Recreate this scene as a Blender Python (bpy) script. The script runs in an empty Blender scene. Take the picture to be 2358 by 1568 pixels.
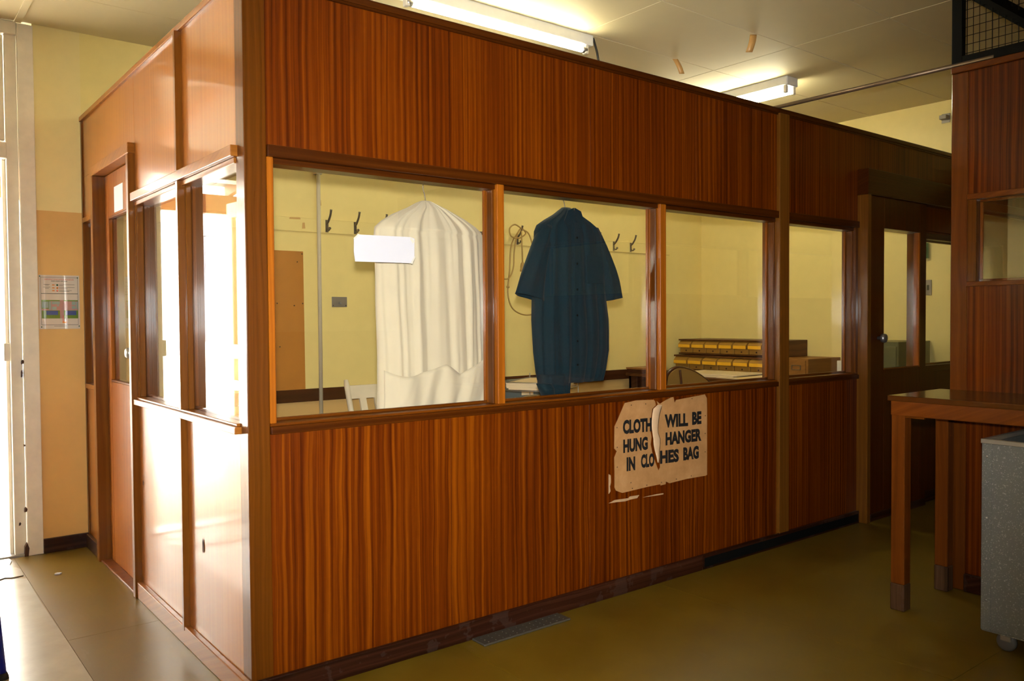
import bpy, bmesh, math, random
from mathutils import Vector, Matrix
random.seed(7)
PI = math.pi
SC = bpy.context.scene
COL = SC.collection

# ------------------------------------------------------------------ camera
CAM = Vector((-1.01587, -2.72558, 1.305))
cr = Vector((0.78454079, -0.6200416, -0.00664529))
cu = Vector((0.02135982, 0.01631304, 0.99963876))
cf = Vector((0.61970921, 0.78439933, -0.02604223))
cd = bpy.data.cameras.new('camera'); cam = bpy.data.objects.new('camera', cd); COL.objects.link(cam)
cam.matrix_world = Matrix(((cr.x, cu.x, -cf.x, CAM.x), (cr.y, cu.y, -cf.y, CAM.y), (cr.z, cu.z, -cf.z, CAM.z), (0, 0, 0, 1)))
cd.sensor_width = 36.0; cd.lens = 28.937; cd.clip_start = 0.02; cd.clip_end = 200
SC.camera = cam
# ------------------------------------------------------------------ view, world, sun, flash
SC.view_settings.view_transform = 'Standard'; SC.view_settings.look = 'None'
SC.view_settings.exposure = 0.0; SC.view_settings.gamma = 1.0
SC.view_settings.use_curve_mapping = False
SC.cycles.max_bounces = 10; SC.cycles.transparent_max_bounces = 24
SC.cycles.sample_clamp_indirect = 8.0
SC.cycles.caustics_reflective = False; SC.cycles.caustics_refractive = False
W = bpy.data.worlds.new('sky'); SC.world = W; W.use_nodes = True
bg = W.node_tree.nodes['Background']; bg.inputs[0].default_value = (1.0, 0.98, 0.93, 1); bg.inputs[1].default_value = 28.0
sd = bpy.data.lights.new('sun', 'SUN'); sd.energy = 80.0; sd.angle = 0.01; sd.color = (1, 0.95, 0.86)
so = bpy.data.objects.new('sun', sd); COL.objects.link(so)
so.rotation_euler = Vector((0.35, 0.75, -1.0)).to_track_quat('-Z', 'Y').to_euler()
fd = bpy.data.lights.new('camera_flash', 'SPOT'); fd.energy = 720.0; fd.shadow_soft_size = 0.03
fd.spot_size = math.radians(79); fd.spot_blend = 1.0; fd.color = (1.0, 0.97, 0.92)
fo = bpy.data.objects.new('camera_flash', fd); COL.objects.link(fo)
fo.matrix_world = cam.matrix_world.copy(); fo.location = CAM + Vector((0, 0, 0.085))

# ------------------------------------------------------------------ materials
class NT:
    def __init__(s, name):
        s.m = bpy.data.materials.new(name); s.m.use_nodes = True
        s.t = s.m.node_tree; s.t.nodes.clear()
        s.out = s.t.nodes.new('ShaderNodeOutputMaterial')
    def n(s, typ, **kw):
        nd = s.t.nodes.new('ShaderNode' + typ)
        for k, v in kw.items():
            if k.startswith('i_'):
                key = k[2:]; key = int(key) if key.isdigit() else key
                s.put(nd.inputs[key], v)
            else: setattr(nd, k, v)
        return nd
    def put(s, sock, v):
        if isinstance(v, bpy.types.NodeSocket): s.t.links.new(v, sock)
        else: sock.default_value = v
    def math(s, op, a, b=None, c=None):
        nd = s.n('Math', operation=op); s.put(nd.inputs[0], a)
        if b is not None: s.put(nd.inputs[1], b)
        if c is not None: s.put(nd.inputs[2], c)
        return nd.outputs[0]
    def noise(s, vec, scale=1, detail=3, rough=.55, dist=0):
        nd = s.n('TexNoise', i_Scale=scale, i_Detail=detail, i_Roughness=rough, i_Distortion=dist)
        s.put(nd.inputs['Vector'], vec); return nd.outputs[0]
    def ramp(s, fac, stops):
        nd = s.n('ValToRGB'); s.put(nd.inputs[0], fac); el = nd.color_ramp.elements
        el[0].position, el[0].color = stops[0][0], (*stops[0][1], 1)
        el[1].position, el[1].color = stops[-1][0], (*stops[-1][1], 1)
        for p, c in stops[1:-1]:
            e = el.new(p); e.color = (*c, 1)
        return nd.outputs[0]
    def mix(s, fac, a, b, typ='MIX'):
        nd = s.n('Mix', data_type='RGBA', blend_type=typ); s.put(nd.inputs[0], fac); s.put(nd.inputs[6], a); s.put(nd.inputs[7], b)
        return nd.outputs[2]
    def comb(s, x, y, z):
        nd = s.n('CombineXYZ'); s.put(nd.inputs[0], x); s.put(nd.inputs[1], y); s.put(nd.inputs[2], z); return nd.outputs[0]
    def bump(s, h, strength=.2, dist=.002):
        nd = s.n('Bump'); nd.inputs['Strength'].default_value = strength; nd.inputs['Distance'].default_value = dist
        s.put(nd.inputs['Height'], h); return nd.outputs[0]
    def bsdf(s, col, rough=.5, metal=0, spec=.5, normal=None, coat=0, coat_rough=.1, sheen=0, trans=0):
        nd = s.n('BsdfPrincipled'); s.put(nd.inputs['Base Color'], col if isinstance(col, bpy.types.NodeSocket) else (*col, 1))
        s.put(nd.inputs['Roughness'], rough); s.put(nd.inputs['Metallic'], metal); s.put(nd.inputs['Specular IOR Level'], spec)
        nd.inputs['Coat Weight'].default_value = coat; nd.inputs['Coat Roughness'].default_value = coat_rough
        nd.inputs['Sheen Weight'].default_value = sheen
        if normal is not None: s.put(nd.inputs['Normal'], normal)
        s.t.links.new(nd.outputs[0], s.out.inputs[0]); return nd
    def obj(s):
        return s.n('TexCoord').outputs['Object']

def srgb(r, g, b):
    f = lambda c: (c/255/12.92) if c/255 <= .04045 else ((c/255+.055)/1.055)**2.4
    return (f(r), f(g), f(b))

def wood(name, dark, mid, light, rough=.3, grain='v', freq=55.0, coat=.35, warp=.012, contrast=1.0, dirt=0):
    s = NT(name); o = s.obj(); sep = s.n('SeparateXYZ'); s.put(sep.inputs[0], o)
    rnd = s.math('MULTIPLY', s.n('ObjectInfo').outputs['Random'], 37.0)
    x, y, z = sep.outputs
    if grain == 'v': u, v = s.math('ADD', x, y), z
    elif grain == 'h': u, v = s.math('ADD', z, s.math('MULTIPLY', y, .4)), s.math('ADD', x, y)
    else: u, v = x, y            # grain along y, for table tops
    wv = s.comb(s.math('MULTIPLY', u, 5.0), s.math('MULTIPLY', v, 1.6), rnd)
    u2 = s.math('ADD', u, s.math('MULTIPLY', s.math('SUBTRACT', s.noise(wv, 1, 2), .5), warp*4))
    wav = s.math('SINE', s.math('ADD', s.math('MULTIPLY', u2, 2*PI*freq/2.1), s.math('MULTIPLY', s.noise(s.comb(s.math('MULTIPLY', u2, freq*.22), s.math('MULTIPLY', v, .8), rnd), 1, 2, .5), 9.0)))
    ribbon = s.noise(s.comb(s.math('MULTIPLY', u2, freq), s.math('MULTIPLY', v, .45), rnd), 1, 2.5, .6)
    fine = s.noise(s.comb(s.math('MULTIPLY', u2, freq*9), s.math('MULTIPLY', v, 9.0), rnd), 1, 2, .6)
    broad = s.noise(s.comb(s.math('MULTIPLY', u2, 4.5), s.math('MULTIPLY', v, .5), rnd), 1, 2, .5)
    a = s.math('MULTIPLY_ADD', s.math('SUBTRACT', ribbon, .5), 1.35*contrast, .5)
    a = s.math('ADD', a, s.math('MULTIPLY', wav, .085*contrast))
    a = s.math('ADD', a, s.math('MULTIPLY', s.math('SUBTRACT', broad, .5), .7*contrast))
    a = s.math('ADD', a, s.math('MULTIPLY', s.math('SUBTRACT', fine, .5), .35))
    c = s.ramp(a, [(.18, dark), (.5, mid), (.85, light)])
    if dirt:
        d = s.noise(o, 6, 4, .7); lowz = s.math('SUBTRACT', 1.0, s.math('MULTIPLY', z, 9.0))
        c = s.mix(s.math('MULTIPLY', s.math('GREATER_THAN', d, .56), dirt), c, (.10, .075, .06, 1))
    r = s.math('MULTIPLY_ADD', fine, .12, rough-.06)
    s.bsdf(c, r, 0, .12, s.bump(fine, .04, .001), coat, .10)
    return s.m

def plain(name, col, rough=.5, metal=0, spec=.5, var=.06, scale=9, bump=0, bscale=180, coat=0, sheen=0):
    s = NT(name); o = s.obj()
    f = s.noise(o, scale, 4, .6)
    c = s.mix(f, tuple(max(0, q*(1-var*2)) for q in col)+(1,), tuple(min(1, q*(1+var*2)) for q in col)+(1,))
    nb = s.bump(s.noise(o, bscale, 3, .6), bump, .002) if bump else None
    s.bsdf(c, rough, metal, spec, nb, coat, min(.15, rough), sheen)
    return s.m

def two_tone(name, lo, hi, zb, band=None, rough=.45):
    """painted wall: lower colour below height zb, upper above (paint line); slight roller texture"""
    s = NT(name); p = s.n('NewGeometry').outputs['Position']; sep = s.n('SeparateXYZ'); s.put(sep.inputs[0], p)
    n = s.noise(p, 2.2, 4, .6); n2 = s.noise(p, 14, 4, .6)
    zz = s.math('ADD', sep.outputs[2], s.math('MULTIPLY', s.math('SUBTRACT', n2, .5), .003))
    c = s.mix(s.math('GREATER_THAN', zz, zb), (*lo, 1), (*hi, 1))
    f = s.math('MULTIPLY_ADD', s.math('ADD', n, n2), .09, .91)
    c = s.mix(1.0, c, s.comb(f, f, f), 'MULTIPLY')
    s.bsdf(c, rough, 0, .4, s.bump(s.noise(p, 120, 3, .6), .12, .002))
    return s.m

M = {}
# ribbon-striped mahogany veneer and its solid trims
M['veneer'] = wood('sapele_veneer', (.052, .0076, .0001), (.105, .0180, .0003), (.185, .042, .0009), .34, 'v', 80, .24, .004, .95)
M['veneer_left'] = wood('daylit_veneer', (.22, .066, .008), (.30, .100, .013), (.37, .135, .021), .34, 'v', 60, .55, .004, .45)  # lighter copy of the veneer, entrance daylight is put into the colour
M['veneer_figured'] = wood('figured_sapele_veneer', (.050, .0070, .0001), (.108, .0188, .0003), (.20, .047, .0010), .34, 'v', 76, .24, .009, 1.05)
M['trim_v'] = wood('mahogany_trim_vertical', (.062, .016, .0008), (.100, .028, .0015), (.14, .043, .003), .3, 'v', 75, .3, .01, .7)
M['trim_h'] = wood('mahogany_trim_horizontal', (.030, .0062, .0004), (.050, .0110, .0007), (.08, .020, .0015), .3, 'h', 80, .3, .006, .7)
M['bead_v'] = wood('light_mahogany_vertical', (.17, .042, .002), (.27, .074, .004), (.36, .11, .007), .34, 'v', 85, .2, .008, .8)
M['bead_h'] = wood('light_mahogany_horizontal', (.075, .017, .0008), (.12, .030, .0015), (.17, .047, .003), .34, 'h', 85, .2, .006, .8)
M['post_v'] = wood('side_lit_post_wood', (.095, .032, .003), (.14, .050, .005), (.19, .072, .009), .34, 'v', 75, .3, .01, .7)  # lighter than the other trim, light from the hall's left painted in
M['door_dark'] = wood('dark_door_veneer', (.038, .0065, .0004), (.060, .011, .0006), (.085, .018, .0012), .32, 'v', 40, .3, .02, .5)
M['trim_left'] = wood('daylit_trim_vertical', (.10, .030, .003), (.155, .050, .005), (.21, .075, .009), .32, 'v', 75, .3, .01, .6)  # brighter copy of the upright trim, daylight painted into its tone
M['trim_left_h'] = wood('daylit_trim_horizontal', (.17, .055, .007), (.25, .085, .011), (.32, .12, .018), .34, 'h', 75, .3, .01, .6)  # brighter rails and skirting, daylight and sheen painted into the tone
M['skirting'] = wood('dark_skirting', (.014, .0042, .0018), (.030, .0085, .0038), (.058, .020, .010), .34, 'h', 60, .25, .01, .9, .12)
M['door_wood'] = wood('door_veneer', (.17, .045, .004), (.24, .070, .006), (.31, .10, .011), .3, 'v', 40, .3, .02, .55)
M['table_v'] = wood('table_leg_wood', (.075, .017, .0015), (.125, .032, .003), (.18, .05, .005), .32, 'v', 50, .3, .015, .6)
M['table_h'] = wood('table_apron_wood', (.085, .018, .0015), (.135, .033, .003), (.19, .05, .005), .32, 'h', 50, .3, .015, .6)
M['table_top'] = wood('table_top_wood', (.04, .012, .002), (.075, .022, .003), (.11, .034, .005), .22, 'y', 30, .4, .02, .6)
M['worn_foot'] = wood('worn_table_foot', (.03, .015, .007), (.075, .036, .015), (.13, .07, .035), .6, 'v', 40, 0, .02, .9, .12)
M['dark_wood'] = wood('dark_furniture_wood', (.030, .010, .004), (.055, .018, .006), (.085, .03, .01), .35, 'h', 40, .2, .02, .7)
M['cab_dark'] = wood('index_cabinet_wood', (.055, .020, .006), (.095, .036, .010), (.14, .055, .016), .4, 'h', 40, .15, .02, .7)
M['cab_light'] = wood('index_box_wood', (.17, .075, .018), (.25, .11, .026), (.32, .15, .036), .45, 'h', 40, .1, .02, .6)
M['card_tan'] = plain('index_drawer_tan', (.36, .19, .030), .5)
M['card_yellow'] = plain('index_drawer_yellow', (.85, .46, .025), .45)
M['hardboard'] = plain('brown_hardboard', (.46, .185, .022), .5, var=.10, scale=5)
M['wall_out'] = two_tone('wall_paint_tan_dado', (.72, .42, .13), (.84, .70, .33), 1.932)
M['wall_in'] = two_tone('wall_paint_yellow', (.64, .42, .16), (.84, .69, .27), .755)
M['wall_plain'] = two_tone('wall_paint_far', (.55, .40, .18), (.70, .60, .30), 1.2)
M['ceil'] = plain('ceiling_board_paint', (.77, .67, .42), .6, var=.03, scale=3, bump=.05)
M['seam'] = plain('ceiling_seam_backing', (.40, .36, .22), .8)  # darker tone of the backing seen in the open board joints
M['white_frame'] = plain('chipped_white_gloss_paint', (.84, .77, .66), .35, var=.07, scale=14)
M['white_paint'] = plain('white_paint', (.80, .80, .76), .45)
M['chair_white'] = plain('white_chair_paint', (.80, .72, .56), .5)
M['paper'] = plain('white_paper', (.56, .57, .63), .6, var=.02)
M['paper_cream'] = plain('cream_paper', (.74, .60, .38), .7, var=.04)
M['poster'] = None
M['black_print'] = plain('black_print', (.006, .006, .006), .6, var=0)
M['black_steel'] = plain('black_painted_steel', (.0022, .003, .003), .6, spec=.15, var=.1)
M['steel'] = plain('grey_steel', (.42, .42, .42), .35, .9)
M['hook_metal'] = plain('aged_hook_metal', (.20, .17, .13), .38, .8)
M['brass_dull'] = plain('dull_rod_metal', (.30, .22, .15), .4, .7, var=.15, scale=60)
M['plate_grey'] = plain('grey_switch_plate', (.26, .235, .20), .4, .3)
M['conduit'] = plain('painted_conduit', (.60, .54, .40), .5)
M['plastic_white'] = plain('white_plastic', (.78, .74, .62), .4)
M['cord'] = plain('beige_rubber_cord', (.42, .27, .08), .55)
M['red'] = plain('red_print', (.62, .10, .07), .05, spec=.8, coat=1.0)
M['orange'] = plain('orange_print', (.75, .25, .05), .05, spec=.8, coat=1.0)
M['green'] = plain('green_print', (.14, .26, .05), .05, spec=.8, coat=1.0)
M['teal'] = plain('pale_teal_print', (.30, .42, .40), .05, spec=.8, coat=1.0)
M['pink'] = plain('dusty_pink_print', (.48, .28, .27), .05, spec=.8, coat=1.0)
M['blue'] = plain('blue_print', (.06, .11, .33), .05, spec=.8, coat=1.0)
M['dark_green'] = plain('dark_green_print', (.03, .12, .06), .05, spec=.8, coat=1.0)
M['olive_metal'] = plain('olive_cabinet_paint', (.075, .075, .020), .4)
M['bluegrey'] = plain('blue_grey_card', (.10, .125, .13), .6)
M['fabric_tan'] = plain('tan_chair_vinyl', (.33, .19, .045), .5)
M['tape'] = plain('brown_packing_tape', (.62, .36, .12), .35)
M['blue_plastic'] = plain('blue_painted_tube', (.004, .012, .30), .3)
M['rubber'] = plain('black_rubber', (.01, .01, .01), .7)
M['caster'] = plain('grey_caster_wheel', (.10, .10, .10), .45)
M['concrete'] = plain('sunlit_concrete', (.72, .70, .66), .8, var=.04)
M['render_white'] = plain('white_render', (.88, .87, .84), .8, var=.02)
M['dark_window'] = plain('shaded_window', (.10, .11, .13), .2)
M['roof_timber'] = plain('verandah_timber', (.26, .10, .035), .6)
M['roof_sheet'] = plain('verandah_roof_lining', (.16, .15, .10), .6)
M['floor_steel'] = plain('tarnished_floor_steel', (.085, .075, .055), .45, .4)
M['chip'] = plain('torn_veneer_core', (.055, .020, .010), .8, var=.2, scale=80)
M['pale_flake'] = plain('glue_and_paper_residue', (.46, .29, .15), .8, var=.1, scale=60)
M['blue_bag'] = plain('blue_plastic_liner', (.01, .035, .05), .3)

def glass_mat(name, tint):
    s = NT(name); g = s.n('NewGeometry')
    dt = s.n('VectorMath', operation='DOT_PRODUCT'); s.put(dt.inputs[0], g.outputs['Normal']); s.put(dt.inputs[1], g.outputs['Incoming'])
    c = s.math('ABSOLUTE', dt.outputs['Value'])
    f = s.math('MULTIPLY_ADD', s.math('POWER', s.math('SUBTRACT', 1.0, c), 5.0), .955, .045)
    tr = s.n('BsdfTransparent'); tr.inputs[0].default_value = (*tint, 1)
    gl = s.n('BsdfGlossy'); gl.inputs['Roughness'].default_value = 0.0; gl.inputs[0].default_value = (1, 1, 1, 1)
    mx = s.n('MixShader'); s.put(mx.inputs[0], f); s.put(mx.inputs[1], tr.outputs[0]); s.put(mx.inputs[2], gl.outputs[0])
    s.t.links.new(mx.outputs[0], s.out.inputs[0]); return s.m
M['glass'] = glass_mat('window_glass', (.985, .985, .97))

def emit_mat(name, col, st):
    s = NT(name); e = s.n('Emission'); e.inputs[0].default_value = (*col, 1); e.inputs[1].default_value = st
    s.t.links.new(e.outputs[0], s.out.inputs[0]); return s.m
M['tube'] = emit_mat('fluorescent_tube_glow', (1.0, .92, .62), 60.0)

def floor_mat():
    s = NT('worn_linoleum'); p = s.n('NewGeometry').outputs['Position']; sep = s.n('SeparateXYZ'); s.put(sep.inputs[0], p)
    n = s.noise(p, 3.0, 5, .62); n2 = s.noise(p, 22, 4, .65); n3 = s.noise(s.comb(s.math('MULTIPLY', sep.outputs[0], 6), s.math('MULTIPLY', sep.outputs[1], 1.3), 0.0), 4, 5, .7)
    c = s.ramp(n, [(.25, (.105, .062, .003)), (.55, (.138, .084, .004)), (.85, (.170, .108, .007))])
    c = s.mix(s.math('MULTIPLY', s.math('GREATER_THAN', n2, .68), .10), c, (.10, .065, .02, 1))
    sc = s.ramp(n3, [(.60, (0, 0, 0)), (.72, (1, 1, 1))])
    c = s.mix(s.math('MULTIPLY', sc, .10), c, (.30, .26, .17, 1))
    r = s.math('MULTIPLY_ADD', n, .14, .34)
    s.bsdf(c, r, 0, .5, s.bump(n, .02, .004), .12, .12)
    return s.m
M['floor'] = floor_mat()
M['floor_gap'] = plain('floor_joint_dirt', (.03, .022, .008), .9)

def galv():
    s = NT('galvanised_speckled_metal'); o = s.obj()
    v = s.n('TexVoronoi', i_Scale=62.0); s.put(v.inputs['Vector'], o)
    n = s.noise(o, 140, 3, .7); n2 = s.noise(o, 9, 4, .6)
    f = s.ramp(s.noise(o, 190, 2, .6), [(.59, (.150, .162, .158)), (.66, (.44, .46, .45))])
    c = s.mix(s.math('MULTIPLY', v.outputs['Distance'], .6), f, (.14, .15, .145, 1))
    c = s.mix(n2, c, s.mix(.35, c, (.10, .105, .10, 1)))
    s.bsdf(c, .5, .25, .5, s.bump(n, .08, .002)); return s.m
M['galv'] = galv()

def cloth(name, col, sheen=.2, var=.05):
    s = NT(name); o = s.obj()
    w = s.noise(o, 650, 2, .5); n = s.noise(o, 7, 4, .6)
    c = s.mix(n, (*[q*(1-var*1.6) for q in col], 1), (*[q*(1+var) for q in col], 1))
    s.bsdf(c, .85, 0, .2, s.bump(w, .15, .001), 0, .1, sheen); return s.m
M['cotton'] = cloth('cream_calico', (.60, .535, .40))
M['navy'] = cloth('navy_drill_cloth', (.0030, .0175, .0265), .05)

def poster_mat():
    s = NT('aged_brown_card'); o = s.obj(); n = s.noise(o, 9, 5, .65); n2 = s.noise(o, 60, 3, .6)
    c = s.ramp(n, [(.25, (.33, .165, .055)), (.55, (.42, .22, .08)), (.8, (.49, .28, .115))])
    c = s.mix(s.math('MULTIPLY', s.math('GREATER_THAN', n2, .70), .35), c, (.34, .16, .05, 1))
    s.bsdf(c, .75, 0, .3); return s.m
M['poster'] = poster_mat()

# ------------------------------------------------------------------ object helpers
def wloc(o):
    v = Vector((0, 0, 0))
    while o is not None:
        v += o.location; o = o.parent
    return v

def thing(name, label, cat=None, loc=(0, 0, 0), group=None, kind=None):
    o = bpy.data.objects.new(name, None); COL.objects.link(o); o.location = loc
    o.empty_display_size = .05; o['label'] = label
    if cat: o['category'] = cat
    if group: o['group'] = group
    if kind: o['kind'] = kind
    return o

def tag(o, label, cat=None, group=None, kind=None):
    o['label'] = label
    if cat: o['category'] = cat
    if group: o['group'] = group
    if kind: o['kind'] = kind
    return o

def link(name, me, mat, parent=None, smooth=False):
    o = bpy.data.objects.new(name, me)
    COL.objects.link(o)
    if mat is not None:
        me.materials.clear(); me.materials.append(M[mat] if isinstance(mat, str) else mat)
    if smooth:
        for p in me.polygons: p.use_smooth = True
    if parent is not None:
        me.transform(Matrix.Translation(-wloc(parent))); o.parent = parent
    return o

def base_origin(o):
    """put a top-level mesh's origin at the centre of its base"""
    me = o.data; xs = [v.co for v in me.vertices]
    c = Vector(((min(v.x for v in xs)+max(v.x for v in xs))/2, (min(v.y for v in xs)+max(v.y for v in xs))/2, min(v.z for v in xs)))
    me.transform(Matrix.Translation(-c)); o.location = c
    return o

def fin(bm, name):
    bmesh.ops.recalc_face_normals(bm, faces=bm.faces)
    me = bpy.data.meshes.new(name); bm.to_mesh(me); bm.free(); return me

def bx(bm, x0, x1, y0, y1, z0, z1, bev=0, seg=1, mat=None):
    r = bmesh.ops.create_cube(bm, size=1.0)
    vs = r['verts']
    for v in vs:
        v.co = Vector((x0+(v.co.x+.5)*(x1-x0), y0+(v.co.y+.5)*(y1-y0), z0+(v.co.z+.5)*(z1-z0)))
    if mat is not None:
        for v in vs: v.co = mat @ v.co
    if bev:
        es = list({e for v in vs for e in v.link_edges})
        bmesh.ops.bevel(bm, geom=es, offset=bev, segments=seg, profile=.6, affect='EDGES')

def box(name, x0, x1, y0, y1, z0, z1, mat, parent=None, bev=.0015, seg=1, rot=None):
    bm = bmesh.new(); bx(bm, x0, x1, y0, y1, z0, z1, bev, seg, rot)
    o = link(name, fin(bm, name), mat, parent)
    return o

def boxes(name, lst, mat, parent=None, bev=.001):
    bm = bmesh.new()
    for b in lst: bx(bm, *b, bev)
    return link(name, fin(bm, name), mat, parent)

def sweep(bm, pts, r, seg=8, closed=False, caps=True):
    pts = [Vector(p) for p in pts]; n = len(pts); rings = []
    rs = r if isinstance(r, (list, tuple)) else [r]*n
    up = None
    for i, p in enumerate(pts):
        if closed: t = (pts[(i+1) % n]-pts[i-1])
        else: t = (pts[min(i+1, n-1)]-pts[max(i-1, 0)])
        t.normalize()
        if up is None:
            up = Vector((0, 0, 1)) if abs(t.z) < .9 else Vector((1, 0, 0))
        a = t.cross(up)
        if a.length < 1e-5: a = t.cross(Vector((0, 1, 0)))
        a.normalize(); b = a.cross(t).normalized(); up = b
        rings.append([bm.verts.new(p+(a*math.cos(2*PI*k/seg)+b*math.sin(2*PI*k/seg))*rs[i]) for k in range(seg)])
    for i in range(n if closed else n-1):
        A, B = rings[i], rings[(i+1) % n]
        for k in range(seg):
            bm.faces.new((A[k], A[(k+1) % seg], B[(k+1) % seg], B[k]))
    if caps and not closed:
        bm.faces.new(rings[0]); bm.faces.new(rings[-1])

def tube(name, pts, r, mat, parent=None, seg=8, closed=False):
    bm = bmesh.new(); sweep(bm, pts, r, seg, closed)
    return link(name, fin(bm, name), mat, parent, smooth=True)

def smooth_path(pts, sub=6):
    P = [Vector(p) for p in pts]; out = []
    for i in range(len(P)-1):
        p0, p1, p2, p3 = P[max(i-1, 0)], P[i], P[i+1], P[min(i+2, len(P)-1)]
        for k in range(sub):
            t = k/sub
            out.append(.5*((2*p1)+(p2-p0)*t+(2*p0-5*p1+4*p2-p3)*t*t+(3*p1-p0-3*p2+p3)*t**3))
    out.append(P[-1]); return out

def lathe(name, prof, loc, axis, mat, parent=None, seg=20):
    """prof: list of (r, h) along axis from loc"""
    ax = Vector(axis).normalized(); a = ax.orthogonal().normalized(); b = ax.cross(a)
    bm = bmesh.new(); rings = []
    for r, h in prof:
        rings.append([bm.verts.new(Vector(loc)+ax*h+(a*math.cos(2*PI*k/seg)+b*math.sin(2*PI*k/seg))*max(r, 1e-5)) for k in range(seg)])
    for A, B in zip(rings, rings[1:]):
        for k in range(seg): bm.faces.new((A[k], A[(k+1) % seg], B[(k+1) % seg], B[k]))
    bm.faces.new(rings[0]); bm.faces.new(rings[-1])
    return link(name, fin(bm, name), mat, parent, smooth=True)

def prism_xz(name, pts, y0, y1, mat, parent=None):
    """polygon in the XZ plane extruded along Y"""
    bm = bmesh.new()
    A = [bm.verts.new((x, y0, z)) for x, z in pts]; B = [bm.verts.new((x, y1, z)) for x, z in pts]; n = len(pts)
    bm.faces.new(A); bm.faces.new(B)
    for i in range(n): bm.faces.new((A[i], A[(i+1) % n], B[(i+1) % n], B[i]))
    bm.normal_update(); bmesh.ops.triangulate(bm, faces=[f for f in bm.faces if len(f.verts) > 4])
    return link(name, fin(bm, name), mat, parent)

def prism_xy(name, pts, z0, z1, mat, parent=None):
    bm = bmesh.new()
    A = [bm.verts.new((x, y, z0)) for x, y in pts]; B = [bm.verts.new((x, y, z1)) for x, y in pts]; n = len(pts)
    bm.faces.new(A); bm.faces.new(B)
    for i in range(n): bm.faces.new((A[i], A[(i+1) % n], B[(i+1) % n], B[i]))
    bm.normal_update(); bmesh.ops.triangulate(bm, faces=[f for f in bm.faces if len(f.verts) > 4])
    return link(name, fin(bm, name), mat, parent)

def text_mesh(name, body, x0, x1, z0, z1, y, mat, parent=None, bold=.0, shear=0, depth=.0006, dz=0.0):
    """flat lettering facing -Y fitted into the box x0..x1, z0..z1; dz: rise of the baseline towards x1"""
    cu_ = bpy.data.curves.new(name, 'FONT'); cu_.body = body; cu_.size = 1.0; cu_.offset = bold; cu_.shear = shear
    cu_.resolution_u = 3; cu_.extrude = 0.0
    t = bpy.data.objects.new(name, cu_); COL.objects.link(t)
    dg = bpy.context.evaluated_depsgraph_get(); dg.update()
    me = bpy.data.meshes.new_from_object(t.evaluated_get(dg)); bpy.data.objects.remove(t); bpy.data.curves.remove(cu_)
    xs = [v.co.x for v in me.vertices]; ys = [v.co.y for v in me.vertices]
    ax, bx_, ay, by_ = min(xs), max(xs), min(ys), max(ys)
    for v in me.vertices:
        s = (v.co.x-ax)/(bx_-ax); q = (v.co.y-ay)/max(by_-ay, 1e-6)
        v.co = Vector((x0+s*(x1-x0), y, z0+q*(z1-z0)+dz*s))
    me.name = name
    return link(name, me, mat, parent)

def copy_tree(o, loc=None, label=None):
    c = o.copy(); COL.objects.link(c)
    for ch in o.children:
        d = ch.copy(); COL.objects.link(d); d.parent = c
        for g in ch.children:
            e = g.copy(); COL.objects.link(e); e.parent = d
    if loc is not None: c.location = loc
    if label: c['label'] = label
    return c

# key dimensions (metres)
L = 2.547; XE = 5.559; ZC = 2.96; ZT = 2.48; ZH = 1.864; ZS = .951; XP = 3.07
X0, Y0 = -4.6, -4.4          # far corners of the hall behind the camera

# ================================================================== SETTING
# ---- floor: sub floor and lino sheets with open joints
fl = thing('floor', 'worn olive brown linoleum floor laid in sheets', loc=(0, 0, 0), kind='structure')
box('subfloor', X0-.1, XE+.1, Y0-.1, L+.01, -.08, -.004, 'floor_gap', fl, 0)
fx = [X0, -2.78, -1.58, -.38, .83, 2.03, 3.23, 4.43, XE]; fy = [Y0, -3.85, -1.41, 1.03, L]
for i in range(len(fx)-1):
    for j in range(len(fy)-1):
        g = .0007
        box('lino_sheet', fx[i]+g, fx[i+1]-g, fy[j]+g, fy[j+1]-g, -.006, random.uniform(-.0005, 0), 'floor', fl, 0)

# ---- ceiling boards
ce = thing('ceiling', 'cream painted flat ceiling of jointed boards', loc=(0, 0, ZC), kind='structure')
box('ceiling_backing', X0-.1, XE+.1, Y0-.1, L+.1, ZC+.010, ZC+.15, 'seam', ce, 0)
cx = [X0, -3.9, -2.7, -1.5, -.30, 1.10, 2.30, 3.50, 4.70, XE]; cy = [Y0]+[.79-.6*k for k in range(8, -4, -1) if .79-.6*k > Y0+.05]+[L]
cy = sorted(set([c for c in cy if c <= L]))
for i in range(len(cx)-1):
    for j in range(len(cy)-1):
        g = .0022
        box('ceiling_board', cx[i]+g, cx[i+1]-g, cy[j]+g, cy[j+1]-g, ZC+random.uniform(0, .0015), ZC+.012, 'ceil', ce, .001)
# cover strip over the joint near the entrance
box('cover_strip', -.325, -.290, 1.4, L, ZC-.006, ZC+.002, 'ceil', ce, .001)

# ---- masonry walls
wb = thing('wall_back', 'cream yellow back wall of the glazed office', loc=(0, L, 0), kind='structure')
box('wall_body', 0.0, XE, L, L+.16, 0, ZC+.012, 'wall_in', wb, 0)
we = thing('wall_right', 'cream yellow end wall beyond the office', loc=(XE, 0, 0), kind='structure')
box('wall_body', XE, XE+.16, Y0, L+.16, 0, ZC+.012, 'wall_in', we, 0)
wl = thing('wall_left', 'wall beside entrance, tan below and cream above', loc=(-.1, L, 0), kind='structure')
box('wall_body', -.240, 0.0, L, L+.16, 0, ZC+.012, 'wall_out', wl, 0)
for (a, b, c, d) in ((X0, -1.34, 0, .95), (X0, -1.34, 2.35, ZC+.012), (-1.75, -1.34, .95, 2.35), (X0, -4.35, .95, 2.35)):
    box('wall_body', a, b, L, L+.16, c, d, 'wall_out', wl, 0)
wr = thing('wall_rear', 'wall behind the viewer closing the hall', loc=(0, Y0, 0), kind='structure')
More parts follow.
